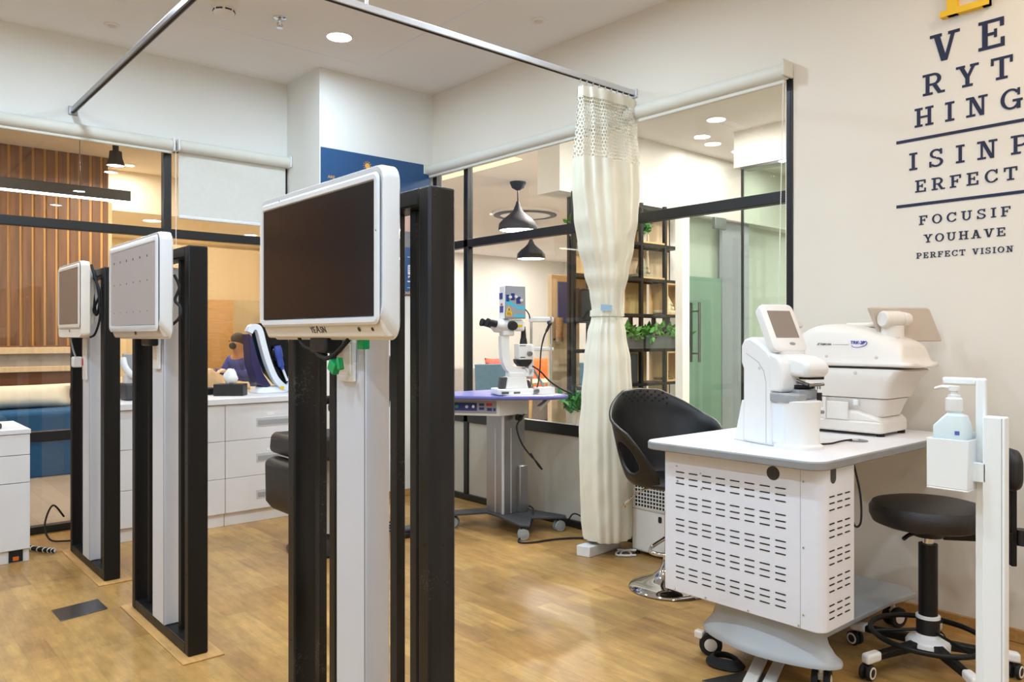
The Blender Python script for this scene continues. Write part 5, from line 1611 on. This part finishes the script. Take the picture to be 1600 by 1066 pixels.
# timber slat wall
tag(G().box(-3.9, 9.03, 0, 2.2, 9.10, ZL).obj('wall_lounge_back', 'wood_gap_lit', None, smooth=0), kind='structure')
t = world_thing('slat_cladding', 'brown vertical timber slat cladding on the lounge wall beyond the window', 'wall cladding', (0, 9.0, 0))
g = G()
x = -1.6
while x < 2.17:
    g.box(x, 9.012, 1.2, min(x + .078, 2.19), 9.03, ZL - .002)
    x += .104
g.obj('timber_slat', 'wood_slat', t, bevel=.003)
G().box(-1.6, 8.97, 1.2, 2.195, 8.986, 1.215).obj('bottom_rail', 'wood_slat', t, bevel=.002)
t = world_thing('banquette', 'blue lounge bench with grey and timber back panel below the slat wall', 'bench', (.8, 8.6, 0))
G().box(-1.6, 8.90, 1.135, 2.2, 9.02, 1.20).obj('ledge', 'wood_pale', t, bevel=.004)
G().box(-1.6, 8.93, 1.01, 2.2, 9.02, 1.135).obj('back_panel', 'sofa_grey', t, bevel=.004)
G().box(-1.6, 8.90, .955, 2.2, 9.02, 1.01).obj('trim_rail', 'wood_pale', t, bevel=.004)
G().box(-1.6, 8.92, .42, 2.2, 9.02, .955).obj('timber_back', 'wood_dark', t, bevel=.004)
G().box(-1.6, 8.25, .38, 2.2, 8.92, .62).obj('seat_cushion', 'sofa_blue', t, bevel=.04, seg=3)
G().box(-1.55, 8.30, .0, 2.18, 8.90, .38).obj('base', 'sofa_blue', t, bevel=.01)
def pillow(label, c, hx_, hz_, th, m, rz, tilt, name='cushion', cat='cushion', group=None):
    g = G().mark()
    n = 14
    for s in (-1, 1):
        pts = []
        for i in range(n + 1):
            row = []
            for j in range(n + 1):
                u, v = -1 + 2 * i / n, -1 + 2 * j / n
                k = (1 - abs(u) ** 3) * (1 - abs(v) ** 3)
                pin = 1 - .10 * (1 - k)
                row.append((u * hx_ * (1 - .06 * (1 - v * v)), s * th * max(0, k) ** .5, v * hz_ * (1 - .06 * (1 - u * u))))
            pts.append(row)
        g.grid(pts)
    g.xf(Matrix.Translation(c) @ Matrix.Rotation(rz, 4, 'Z') @ Matrix.Rotation(tilt, 4, 'X'))
    bmesh.ops.remove_doubles(g.b, verts=g.b.verts, dist=1e-5)
    return tag(g.obj(name, m, None, smooth=180), label, cat, group)
pillow('long cream pillow lying on the blue lounge bench', (1.28, 8.62, .735), .50, .115, .09, 'cushion_white', 0.02, -.25, 'pillow', 'pillow')
pillow('brown cushion beside the long cream pillow on the bench', (.62, 8.62, .745), .16, .125, .07, 'wood_slat', .1, -.25, 'cushion', 'cushion')
t = world_thing('linear_lamp', 'long suspended linear lamp glowing in the lounge beyond the window', 'lamp', (.9, 7.5, 2.5))
G().box(-.6, 7.46, 2.512, 2.0, 7.54, 2.605).obj('lamp_body', 'dark_grey', t, bevel=.003)
G().box(-.595, 7.465, 2.503, 1.995, 7.535, 2.513).obj('light_strip', 'tube_white', t, smooth=0)
g = G()
for x in (0, 1.6): g.cyl((x, 7.5, 2.6), (x, 7.5, ZL), .003, n=8)
g.obj('suspension_wire', 'black_steel', t)
def spot(x, y, z, label, power, col, face):
    t = thing('spotlight', label, 'spotlight', (x, y, z), 0, 'ceiling spotlights')
    G().cyl((0, 0, 0), (0, 0, -.10), .028, n=20).obj('stem', 'black_steel', t)
    G().lathe([(.03, -.10), (.055, -.10), (.06, -.16), (.085, -.235), (.082, -.24), (.05, -.20)], n=28).obj('shade', 'black_steel', t)
    G().lathe([(.0001, -.232), (.08, -.234)], n=28).obj('lamp_disc', face, t)
    disk_light('lamp', (0, 0, -.243), .07, power, col, t)
    return t
spot(2.06, 8.2, ZL, 'black ceiling spotlight shining near the edge of the timber slat wall', PW_LOUNGE, COL_LOUNGE, 'lamp_warm')
def far_lamp(x, y, z, label, power, col, r=.08, group='downlights in the rooms beyond'):
    return ceiling_light(x, y, z, label, power, col, r, 'lamp_warm', group)
far_lamp(2.45, 9.2, ZL, 'small warm downlight in the lounge ceiling right of the slat wall', PW_LOUNGE * .6, COL_LOUNGE, .045)
far_lamp(2.95, 10.1, 2.74, 'bright warm downlight in the low ceiling behind the lounge', PW_LOUNGE, COL_LOUNGE, .10)
for x, y in ((.3, 8.3), (-1.2, 8.3), (-1.2, 6.9), (.4, 6.9), (2.6, 7.2)):
    far_lamp(x, y, ZL, 'warm downlight in the lounge ceiling outside the view', PW_LOUNGE, COL_LOUNGE)
for x, y in ((4.4, 10.6), (3.2, 11.2)):
    far_lamp(x, y, 2.74, 'warm downlight in the treatment area ceiling outside the view', PW_LOUNGE, COL_LOUNGE)
t = thing('fire_sprinkler', 'small sprinkler head on the lounge ceiling above the slat wall', 'sprinkler', (1.46, 7.9, ZL), 0, 'sprinkler heads')
G().lathe([(.035, 0), (.035, -.004), (.012, -.010), (.012, -.04), (.006, -.06)], n=20).obj('nozzle', 'steel', t)
G().lathe([(.022, -.062), (.022, -.066)], n=16).obj('deflector', 'steel', t)
# cream partition with a frosted glazed band in front of the treatment area
t = world_thing('glass_partition', 'frosted glass partition with a clear lower band in front of the treatment area', 'partition', (4.2, 8.75, 0))
G().box(2.30, 8.72, 1.72, 4.55, 8.735, 2.3).obj('frosted_pane', 'frost', t, smooth=0)
G().box(2.30, 8.72, .0, 4.55, 8.735, 1.72).obj('clear_pane', 'pane', t, smooth=0)
G().box(4.55, 8.70, 0, 4.62, 8.76, 3.1).obj('post', 'wood_pale', t, bevel=.003)
G().box(3.87, 8.705, 1.98, 3.91, 8.75, 3.1).obj('hanging_bar', 'black_alu', t, bevel=.003)
t = world_thing('wardrobe', 'tall brown wooden wardrobe standing behind the frosted partition', 'wardrobe', (3.9, 11.8, 0))
G().box(3.55, 11.6, 0, 4.55, 12.18, 2.0).obj('carcass', 'wood_light', t, bevel=.005)
G().box(3.56, 11.575, .05, 4.04, 11.60, 1.98).obj('door', 'wood_trim', t, bevel=.004)
G().box(4.06, 11.575, .05, 4.54, 11.60, 1.98).obj('door', 'wood_trim', t, bevel=.004)
tag(G().box(4.62, 8.72, 0, 5.3, 8.80, 3.2).obj('wall_partition', 'wall_cream', None, smooth=0), kind='structure')

# ------------------------------------------------------------------ treatment bed and the seated person in blue
t = world_thing('treatment_bed', 'treatment bed with a beige blanket seen through the window behind the tissue box', 'bed', (3.3, 9.6, 0))
mt = Matrix.Translation((3.27, 9.40, 0)) @ Matrix.Rotation(-.28, 4, 'Z')
G().mark().box(-.95, -.33, .58, .95, .33, .68).xf(mt).obj('mattress', 'cushion_white', t, bevel=.03, seg=3)
G().mark().box(-.85, -.25, .0, -.75, .25, .58).box(.75, -.25, 0, .85, .25, .58).xf(mt).obj('leg', 'white_metal', t, bevel=.005)
g = G().mark()
rings = []
for i in range(15):
    u = -.9 + 1.45 * i / 14
    h = .13 + .05 * math.sin(i * .8) + .05 * (1 if 5 < i < 11 else 0)
    rings.append([(u, .31 * math.cos(a) * (1 + .03 * math.sin(5 * a + i)), .68 + (h * math.sin(a)) * (1 + .1 * math.sin(4 * a + i * 1.3))) for a in [PI * k / 16 for k in range(17)]])
g.loft(rings).xf(mt)
g.obj('blanket', 'blanket', t, smooth=60)
def skin_body(name, chains, m, parent=None, sub=2):
    """one continuous skinned surface; chains: list of [(x, y, z, r), ...], joined where points coincide"""
    bm = bmesh.new()
    key = {}
    rad = {}
    def vert(p):
        k = tuple(round(c, 3) for c in p[:3])
        if k not in key:
            key[k] = bm.verts.new(p[:3])
            rad[key[k]] = p[3]
        return key[k]
    for c in chains:
        vs = [vert(p) for p in c]
        for a, b in zip(vs, vs[1:]):
            if not bm.edges.get((a, b)): bm.edges.new((a, b))
    off = ORI.get(parent.name) if parent else None
    rl = [rad[v] for v in bm.verts]
    if off is not None:
        for v in bm.verts: v.co -= off
    me = bpy.data.meshes.new(name)
    bm.to_mesh(me)
    bm.free()
    me.materials.append(M[m])
    o = bpy.data.objects.new(name, me)
    COL.objects.link(o)
    if parent:
        o.parent = parent
        ORI[o.name] = off
    sk = o.modifiers.new('skin', 'SKIN')
    sk.use_smooth_shade = True
    for i, d in enumerate(me.skin_vertices[0].data):
        d.radius = (rl[i], rl[i])
        d.use_root = i == 0
    s = o.modifiers.new('sub', 'SUBSURF')
    s.levels = s.render_levels = sub
    return o
px_, py_ = 4.10, 9.94
pr = world_thing('person', 'person in blue scrubs and dark mask bending over the treatment bed', 'person', (px_, py_, 0))
dirf = Vector((-.86, -.3, 0)).normalized()
sdp = Vector((-dirf.y, dirf.x, 0))
def pp(f, s, z, r):
    v = Vector((px_, py_, 0)) + dirf * f + sdp * s
    return (v.x, v.y, z, r)
hip, sh = pp(0, 0, .58, .13), pp(.12, 0, 1.02, .12)
body = [[hip, pp(.03, 0, .75, .12), pp(.08, 0, .90, .13), sh, pp(.16, 0, 1.10, .06), pp(.19, 0, 1.18, .075), pp(.21, 0, 1.27, .085)]]
for s in (-1, 1):
    body.append([sh, pp(.13, s * .17, 1.0, .065), pp(.22, s * .23, .82, .045), pp(.42, s * .14, .86, .034), pp(.48, s * .12, .88, .026)])
    body.append([hip, pp(.05, s * .10, .54, .09), pp(.40, s * .13, .52, .06), pp(.42, s * .13, .12, .042), pp(.50, s * .13, .05, .04)])
skin_body('body', body, 'skin', pr)
cl = [[pp(0, 0, .57, .15), pp(.03, 0, .75, .14), pp(.08, 0, .90, .15), pp(.12, 0, 1.01, .14)]]
for s in (-1, 1):
    cl.append([pp(.12, 0, 1.01, .14), pp(.13, s * .17, 1.0, .082), pp(.22, s * .23, .82, .062), pp(.42, s * .14, .86, .046), pp(.45, s * .13, .87, .044)])
    cl.append([pp(0, 0, .57, .15), pp(.05, s * .10, .54, .105), pp(.40, s * .13, .52, .078), pp(.42, s * .13, .16, .062)])
skin_body('scrubs', cl, 'scrubs', pr)
hc = Vector(pp(.20, 0, 1.235, 0)[:3])
G().ell(hc - dirf * .028 + Vector((0, 0, .04)), (.092, .092, .085), 20, 12).obj('hair', 'hair', pr)
G().ell(hc + dirf * .055 - Vector((0, 0, .045)), (.05, .05, .045), 18, 10).obj('face_mask', 'mask_black', pr)
g = G()
for s in (-1, 1):
    g.ell(hc + dirf * .087 + sdp * .03 * s + Vector((0, 0, .015)), (.010, .010, .007), 10, 6)
g.obj('eye', 'mask_black', pr)
g = G()
for s in (-1, 1):
    h0 = Vector(pp(.48, s * .12, .88, 0)[:3])
    g.ell(h0 + dirf * .04, (.045, .045, .028), 14, 8)
    for k in range(4):
        q = h0 + dirf * .06 + sdp * (.016 * (k - 1.5))
        g.tube([q, q + dirf * .035 - Vector((0, 0, .008)), q + dirf * (.055 + .005 * (k % 2)) - Vector((0, 0, .03))], [.010, .009, .007], 8, 3)
    q = h0 + dirf * .03 - sdp * s * .04
    g.tube([q, q + dirf * .03 - sdp * s * .012, q + dirf * .05 - Vector((0, 0, .015))], [.011, .009, .008], 8, 3)
g.obj('glove', 'glove', pr, smooth=60)
t = world_thing('exam_stool', 'black rolling stool under the person in blue scrubs', 'stool', (px_, py_, 0))
G().lathe([(.0001, .38), (.17, .38), (.18, .41), (.17, .44), (.0001, .445)], (px_, py_, 0), 28).obj('seat', 'black_leather', t)
G().cyl((px_, py_, .05), (px_, py_, .39), .025, n=14).obj('column', 'chrome', t)
G().lathe([(.22, 0), (.22, .02), (.03, .06)], (px_, py_, 0), 28).obj('base', 'black_plastic', t)

# ================================================================== ROOM BEYOND THE RIGHT WINDOW
struct('floor_office', 'floor_far', [(3.86, -1.5, -.1, 15, 8.72, .0), (5.3, 8.72, -.1, 15, 15, 0)], smooth=0)
struct('ceiling_office', 'ceiling_white', [(3.9, -1.5, ZC, 15, 8.72, ZC + .1), (5.3, 8.72, ZC, 15, 15, ZC + .1)], smooth=0)
struct('wall_office_back', 'wall_white', [(5.3, 15, 0, 15, 15.1, ZC)], smooth=0)
struct('wall_office_side', 'wall_white', [(15, -1.5, 0, 15.1, 15.1, ZC), (3.9, -1.6, 0, 15, -1.5, ZC), (3.8, 6.02, 0, 3.9, 8.72, ZC), (3.8, 8.72, 0, 5.4, 8.82, ZC), (5.3, 8.82, 0, 5.4, 15, ZC)], smooth=0)
struct('wall_office_divider', 'wall_white', [(5.06, 5.12, 2.66, 9.6, 5.42, ZC), (6.9, 5.30, 0, 9.6, 5.42, 2.66)], smooth=0)
struct('wall_office_bulkhead', 'wall_white', [(6.74, -1.5, 2.98, 7.0, 4.36, ZC)], smooth=0)
tag(G().box(5.80, 6.6, ZC - .012, 5.92, 8.6, ZC - .001).obj('cove_light', 'strip_warm', None, smooth=0), 'warm light strip along the ceiling beyond the right window', 'light strip')
for x, y, lb, p in ((6.95, 4.75, 'left one of two downlights near the bulkhead beyond the right window', 1), (7.45, 4.75, 'right one of two downlights near the bulkhead beyond the right window', 1), (8.3, 4.6, 'downlight behind the blind chain beyond the right window', 1)):
    far_lamp(x, y, ZC, lb, PW_OFFICE * .22, COL_OFFICE)
for x, y in ((4.6, 3.4), (5.6, 2.2), (4.6, 1.0), (6.2, 4.2), (5.3, 3.9), (5.5, 3.2), (6.1, 3.0), (9.0, 2.0), (11.0, 4.0), (4.8, 7.4), (7.2, 7.4), (9.6, 3.0), (9.6, 6.9), (6.0, 6.0), (8.2, 9.8), (11.0, 10.2), (10.8, 13.9), (13.0, 13.8), (9.4, 12.8), (13.0, 7.0)):  # unseen lamps added to brighten the shelving, the hall and behind the glass
    far_lamp(x, y, ZC, 'unseen ceiling downlight added to brighten the office', PW_OFFICE * (1.5 if y > 5.5 or x > 8 else 1.1 if x < 6.15 and y < 3.6 else .3), COL_OFFICE)
# pendant lamps
def pendant(x, y, z, label):
    t = thing('pendant_lamp', label, 'pendant lamp', (x, y, z), 0, 'black pendant lamps')
    k = 1.6
    G().lathe([(r * k, z_ * k) for r, z_ in [(.158, .0), (.160, .02), (.155, .055), (.12, .095), (.075, .13), (.04, .165), (.022, .205), (.012, .24), (.010, .24), (.018, .20), (.035, .162), (.07, .125), (.115, .09), (.150, .05), (.154, .02), (.152, 0)]], n=44, cap=False).obj('lamp_shade', 'black_matte', t, smooth=60)
    G().lathe([(.0001, .012), (.150 * k, .006)], n=36).obj('diffuser', 'lamp_face', t)
    H = ZC - z
    G().cyl((0, 0, .36), (0, 0, H - .05), .009, n=10).obj('stem', 'black_steel', t)
    G().lathe([(.02, H - .11), (.08, H - .075), (.105, H - .015), (.105, H)], n=28).obj('ceiling_cup', 'black_matte', t)
    disk_light('lamp', (0, 0, -.002), .2, PW_OFFICE, COL_OFFICE, t)
pendant(6.77, 7.63, 2.70, 'black teardrop pendant lamp hanging higher up beyond the right window')
pendant(9.40, 10.24, 2.70, 'black teardrop pendant lamp seen under the window transom')
t = world_thing('air_conditioner', 'round ceiling cassette air conditioner behind the pendant lamps', 'air conditioner', (8.5, 9.4, ZC))
G().lathe([(.55, ZC - .001), (.55, ZC - .03), (.50, ZC - .05), (.30, ZC - .06), (.0001, ZC - .06)], (8.5, 9.4, 0), 44).obj('cover', 'white_plastic', t)
G().lathe([(.515, ZC - .05), (.515, ZC - .056), (.42, ZC - .066), (.42, ZC - .058)], (8.5, 9.4, 0), 44, cap=False).obj('air_slot', 'dark_grey', t)

# shelving unit: black double frame with timber boxes
XS = [5.14, 5.34, 5.72, 6.105, 6.487, 6.865]
ZS = [.10, .48, .838, 1.183, 1.534, 1.893, 2.25, 2.62]
t = world_thing('shelving_unit', 'tall open black steel shelving unit beyond the right window', 'shelf', (6.0, 5.12, 0))
for x in XS:
    G().box(x - .018, 5.0, 0, x + .018, 5.036, 2.65).obj('front_post', 'black_steel', t, bevel=.002)
for x in (5.34, 5.86, 6.24, 6.62, 6.865):
    G().box(x - .018, 5.25, 0, x + .018, 5.286, 2.65).obj('rear_post', 'black_steel', t, bevel=.002)
for z in ZS:
    G().box(5.14, 5.002, z - .03, 6.865, 5.034, z).box(5.34, 5.252, z - .03, 6.865, 5.284, z).box(5.34, 5.03, z - .012, 6.865, 5.26, z - .004).obj('shelf_board', 'black_steel', t, bevel=.001)
def panel(i, j, m='wood_pale'):
    G().box(XS[i] + .018, 5.24, ZS[j], XS[i + 1] - .018, 5.251, ZS[j + 1] - .03).obj('back_panel', m, t, smooth=0)
panel(3, 5); panel(4, 5, 'wood_pale'); panel(2, 4, 'wood_light'); panel(2, 5, 'wood_slat'); panel(3, 4, 'wood_light'); panel(3, 2, 'wood_light'); panel(3, 6, 'wood_light'); panel(1, 4, 'wood_light'); panel(1, 5, 'wood_light'); panel(4, 6, 'wood_pale'); panel(3, 1, 'wood_pale'); panel(4, 1, 'wood_pale')
def cubby(i, j, label):
    x0, x1, z0, z1 = XS[i] + .02, XS[i + 1] - .02, ZS[j] + .001, ZS[j + 1] - .032
    c = world_thing('shelf_box', label, 'shelf box', ((x0 + x1) / 2, 5.1, z0), 'timber shelf boxes')
    G().box(x0, 5.0, z0, x1, 5.24, z0 + .016).box(x0, 5.0, z1 - .016, x1, 5.24, z1).box(x0, 5.0, z0 + .016, x0 + .016, 5.24, z1 - .016).box(x1 - .016, 5.0, z0 + .016, x1, 5.24, z1 - .016).obj('box_frame', 'wood_light', c, bevel=.001)
    G().box(x0 + .016, 5.225, z0 + .016, x1 - .016, 5.239, z1 - .016).obj('box_back', 'wood_light', c, smooth=0)
cubby(4, 4, 'timber shelf box with a pale seated figurine in the black shelving')
cubby(4, 2, 'timber shelf box with a dark figurine below the planter')
tag(G().box(6.125, 5.0, 2.2505, 6.467, 5.24, 2.268).obj('shelf_plank', 'wood_light', None, bevel=.001), 'upper timber plank under the patterned panels in the shelving', 'plank', 'timber shelf planks')
tag(G().box(6.125, 5.0, 1.8935, 6.467, 5.24, 1.91).obj('shelf_plank', 'wood_light', None, bevel=.001), 'timber plank carrying the greenish figurine in the shelving', 'plank', 'timber shelf planks')
def figurine(x, y, z, h, m, label):
    f = world_thing('figurine', label, 'figurine', (x, y, z), 'figurines in the shelving')
    G().prism(rrect(x, y, .42 * h, .26 * h, .08 * h, 5), z, z + .10 * h, 'XY').obj('plinth', m, f, bevel=.004)
    skin_body('figure', [[(x, y, z + .15 * h, .17 * h), (x - .02 * h, y, z + .38 * h, .15 * h), (x - .03 * h, y, z + .58 * h, .13 * h), (x - .04 * h, y, z + .72 * h, .06 * h), (x - .05 * h, y, z + .82 * h, .085 * h), (x - .06 * h, y, z + .95 * h, .03 * h)],
                         [(x, y, z + .15 * h, .17 * h), (x + .28 * h, y - .08 * h, z + .18 * h, .09 * h), (x + .12 * h, y - .2 * h, z + .17 * h, .07 * h)],
                         [(x, y, z + .15 * h, .17 * h), (x - .26 * h, y - .08 * h, z + .18 * h, .09 * h)],
                         [(x - .03 * h, y, z + .58 * h, .13 * h), (x + .16 * h, y - .06 * h, z + .42 * h, .05 * h), (x + .22 * h, y - .12 * h, z + .28 * h, .04 * h)]], m, f)
figurine(6.60, 5.09, 1.552, .29, 'stone_pale', 'pale seated figurine in the timber shelf box')
figurine(6.21, 5.10, 1.911, .30, 'stone_green', 'greenish weathered figurine on the timber plank')
figurine(6.60, 5.12, .856, .24, 'stone_dark', 'dark small figurine in the lower timber shelf box')
def foliage(name, m, c, hx_, hy_, hz_, n, ls, parent, seed=1):
    rnd = random.Random(seed)
    g = G()
    for _ in range(n):
        p = Vector(c) + Vector((rnd.uniform(-hx_, hx_), rnd.uniform(-hy_, hy_), rnd.uniform(-hz_, hz_)))
        d = Vector((rnd.uniform(-1, 1), rnd.uniform(-1.2, .4), rnd.uniform(-.4, 1))).normalized()
        s = d.orthogonal().normalized()
        s = (Matrix.Rotation(rnd.uniform(0, 6.28), 3, d) @ s)
        l = ls * rnd.uniform(.6, 1.2)
        up = d.cross(s)
        pts = [p, p + d * l * .4 + s * l * .28, p + d * l + up * l * -.15, p + d * l * .4 - s * l * .28]
        vs = [g.b.verts.new(q) for q in pts]
        mid = g.b.verts.new(p + d * l * .45 + up * l * .08)
        for a, b_ in ((0, 1), (1, 2), (2, 3), (3, 0)):
            g.b.faces.new((vs[a], vs[b_], mid))
    return g.obj(name, m, parent, smooth=60)
def planter(x0, x1, z, label, seed):
    p = world_thing('planter_box', label, 'planter', ((x0 + x1) / 2, 5.02, z), 'grey planters in the shelving')
    G().box(x0, 4.97, z, x1, 5.20, z + .135).obj('box', 'slate', p, bevel=.003)
    foliage('foliage', 'leaf', ((x0 + x1) / 2, 5.06, z + .16), (x1 - x0) / 2 + .01, .10, .05, int(360 * (x1 - x0)), .085, p, seed)
planter(6.125, 6.86, 1.184, 'long grey planter full of green leaves in the shelving', 2)
planter(5.74, 6.085, 1.184, 'short grey planter of yellow green leaves half behind the curtain', 3)
def pot_plant(x, y, z, r, h, label, m, seed, ls=.09):
    p = world_thing('pot_plant', label, 'plant', (x, y, z), 'potted plants by the shelving')
    G().lathe([(.0001, 0), (r * .8, 0), (r, h), (r * .92, h), (r * .9, h * .9), (.0001, h * .9)], (x, y, z), 24).obj('pot', 'panel_grey', p)
    foliage('foliage', m, (x, y, z + h + ls * .7), r * 1.2, r * 1.2, ls * .8, 110, ls, p, seed)
pot_plant(6.20, 5.08, 2.27, .05, .10, 'small potted plant with heart leaves on the upper shelf by the curtain', 'leaf_dark', 4, .07)
pot_plant(5.24, 5.1, 2.251, .06, .08, 'trailing yellow green plant on the shelf left of the curtain', 'leaf', 5, .08)
pot_plant(4.84, 4.72, .50, .075, .17, 'bright green plant in a grey pot by the window sill', 'leaf_dark', 6, .085)
tag(G().cyl((4.84, 4.72, 0), (4.84, 4.72, .499), .12, n=24).obj('plant_stool', 'black_steel', None, bevel=.004), 'round black plant stool carrying the bright green plant', 'stool')
tag(G().box(6.14, 5.20, 2.2695, 6.27, 5.235, 2.58).obj('patterned_panel', 'patterned', None, bevel=.002), 'brown patterned panel behind the heart-leaved plant on the upper shelf', 'panel', 'patterned panels in the shelving')
tag(G().box(6.33, 5.18, 2.2695, 6.38, 5.235, 2.56).obj('patterned_panel', 'patterned', None, bevel=.002), 'narrow brown patterned panel right of the heart-leaved plant', 'panel', 'patterned panels in the shelving')
tag(G().box(5.76, 5.03, .8385, 6.07, 5.06, 1.13).obj('menu_board', 'dark_grey', None, bevel=.003), 'dark letter board on the shelf below the short planter', 'board')
# wooden pillar with cup dispenser, black display, blue poster
tag(G().box(5.325, 5.50, 0, 5.72, 5.56, 1.92).obj('wooden_screen', 'wood_pale', None, bevel=.004), 'pale wooden panel left of the black shelving', 'panel')
t = world_thing('cup_dispenser', 'stack of brown paper cups in a wall dispenser beside the shelving', 'cup dispenser', (5.355, 5.42, 1.25))
g = G()
for k in range(11):
    z = 1.255 + k * .021
    g.lathe([(.030, z), (.038, z + .024), (.040, z + .026), (.038, z + .028)], (5.355, 5.42, 0), 20)
g.obj('paper_cup', 'brown_card', t)
G().lathe([(.043, 1.24), (.043, 1.30), (.045, 1.30), (.045, 1.24)], (5.355, 5.42, 0), 24, cap=False).obj('dispenser_tube', 'acrylic', t)
G().box(5.345, 5.45, 1.27, 5.365, 5.502, 1.285).obj('bracket', 'black_steel', t, bevel=.002)
tag(G().box(5.13, 4.945, 1.43, 5.37, 4.985, 1.75).obj('display_screen', 'device_black', None, bevel=.006), 'black display screen mounted on the shelving left of the curtain', 'screen')
tag(G().box(5.41, 5.485, 1.44, 5.70, 5.498, 1.85).obj('poster', 'poster_blue', None, smooth=0), 'blue poster partly behind the black display screen', 'poster')
# sofa, chair, cushions, table
t = world_thing('sofa', 'grey sofa bench against the far white wall beyond the right window', 'sofa', (7.0, 8.2, 0))
G().box(5.6, 7.75, .15, 8.4, 8.35, .48).obj('seat', 'sofa_grey', t, bevel=.03, seg=3)
G().box(5.6, 8.33, .15, 8.4, 8.60, .90).obj('backrest', 'sofa_grey', t, bevel=.03, seg=3)
G().box(5.65, 7.85, 0, 8.35, 8.5, .15).obj('plinth', 'black_matte', t)
pillow('red patterned cushion leaning on the grey sofa', (6.92, 8.22, .76), .21, .26, .07, 'cushion_red', .1, -.18, 'cushion', 'cushion', 'cushions on the grey sofa')
pillow('orange cushion with white print leaning on the grey sofa', (7.72, 8.20, .76), .20, .25, .07, 'cushion_orange', -.2, -.15, 'cushion', 'cushion', 'cushions on the grey sofa')
def side_chair(x, y, rz, label, m='chair_blue'):
    t = thing('side_chair', label, 'chair', (x, y, 0), rz, 'blue upholstered chairs')
    G().prism([(-.22, .42), (.22, .42), (.24, .48), (-.24, .48)], -.24, .24, 'XZ').obj('seat', m, t, bevel=.02, seg=3)
    g = G()
    g.loft([[(x_, .22 + .10 * (z - .45) - .55 * x_ * x_ + s_ * .02, z) for x_, s_ in [(-.23 + .46 * i / 8, 1) for i in range(9)] + [(.23 - .46 * i / 8, -1) for i in range(9)]] for z in (.46, .6, .8, .95, .985)])
    g.obj('backrest', m, t, bevel=.008)
    for sx_ in (-1, 1):
        for sy_ in (-1, 1):
            G().cyl((sx_ * .18, sy_ * .18, .42), (sx_ * .22, sy_ * .23, 0), .018, .012, n=12).obj('leg', 'wood_light', t)
    return t
side_chair(5.73, 6.75, -.35, 'blue upholstered chair with its back to the window left of the red cushion')
side_chair(6.75, 6.55, -.5, 'second blue chair half hidden behind the slit lamp')
t = thing('meeting_table', 'wooden table among the blue chairs beyond the window', 'table', (7.0, 7.45, 0))
G().prism(rrect(0, 0, .5, .32, .05), .70, .73, 'XY').obj('tabletop', 'wood_light', t, bevel=.004)
for sx_ in (-1, 1):
    for sy_ in (-1, 1):
        G().cyl((sx_ * .36, sy_ * .22, .70), (sx_ * .44, sy_ * .28, 0), .025, .016, n=12).obj('leg', 'wood_light', t)
# glass door and glazed return
t = world_thing('glass_door', 'green tinted glass door with a long steel pull handle beyond the right window', 'door', (6.3, 4.28, 0))
G().box(5.85, 4.274, .01, 6.74, 4.286, 2.42).obj('door_leaf', 'pane_green', t, smooth=0)
G().cyl((5.985, 4.235, 1.07), (5.985, 4.235, 1.62), .0125, n=14).cyl((5.985, 4.325, 1.07), (5.985, 4.325, 1.62), .0125, n=14).obj('pull_handle', 'steel', t)
G().cyl((5.985, 4.235, 1.15), (5.985, 4.325, 1.15), .008, n=10).cyl((5.985, 4.235, 1.54), (5.985, 4.325, 1.54), .008, n=10).obj('handle_fixing', 'steel', t)
G().box(6.28, 4.262, 2.33, 6.46, 4.298, 2.44).obj('patch_fitting', 'steel', t, bevel=.003)
t = world_thing('glass_partition', 'green tinted glazed partition right of the glass door', 'partition', (6.87, 3.4, 0))
G().box(6.76, .8, .01, 6.772, 3.62, 2.98).obj('glass_pane', 'pane_green', t, smooth=0)
G().box(6.76, 3.64, .01, 6.772, 4.27, 2.98).obj('glass_pane', 'pane_green', t, smooth=0)
G().box(5.84, 4.276, 2.44, 6.75, 4.284, 2.98).obj('glass_pane', 'pane', t, smooth=0)
G().box(6.755, 3.62, .01, 6.778, 3.64, 2.98).box(6.755, 4.27, .01, 6.778, 4.29, 2.98).obj('edge_profile', 'black_alu', t, smooth=0)
G().box(6.745, .8, 2.955, 6.79, 4.29, 2.985).obj('head_profile', 'steel', t, bevel=.002)
tag(G().box(5.74, 4.24, 0, 5.84, 4.32, 2.42).obj('wall_door_jamb', 'wall_white', None, smooth=0), kind='structure')
tag(G().box(7.08, 5.2, .0, 7.78, 5.24, 1.98).obj('reflection_band_panel', 'teal_panel', None, bevel=.003), 'added teal panel imitating a darker reflection band behind the glass door', 'screen')  # added panel stands in for the darker band reflected in the glass
tag(G().box(7.80, 5.2, .1, 8.36, 5.24, 2.7).obj('banner', 'lavender', None, smooth=0), 'lavender banner on the white wall behind the glass door', 'banner')
tag(G().box(9.9, 4.6, .0, 9.94, 5.28, 2.2).obj('mural_board', 'mural_green', None, smooth=0), 'green mural board seen through the glazed partition', 'board')
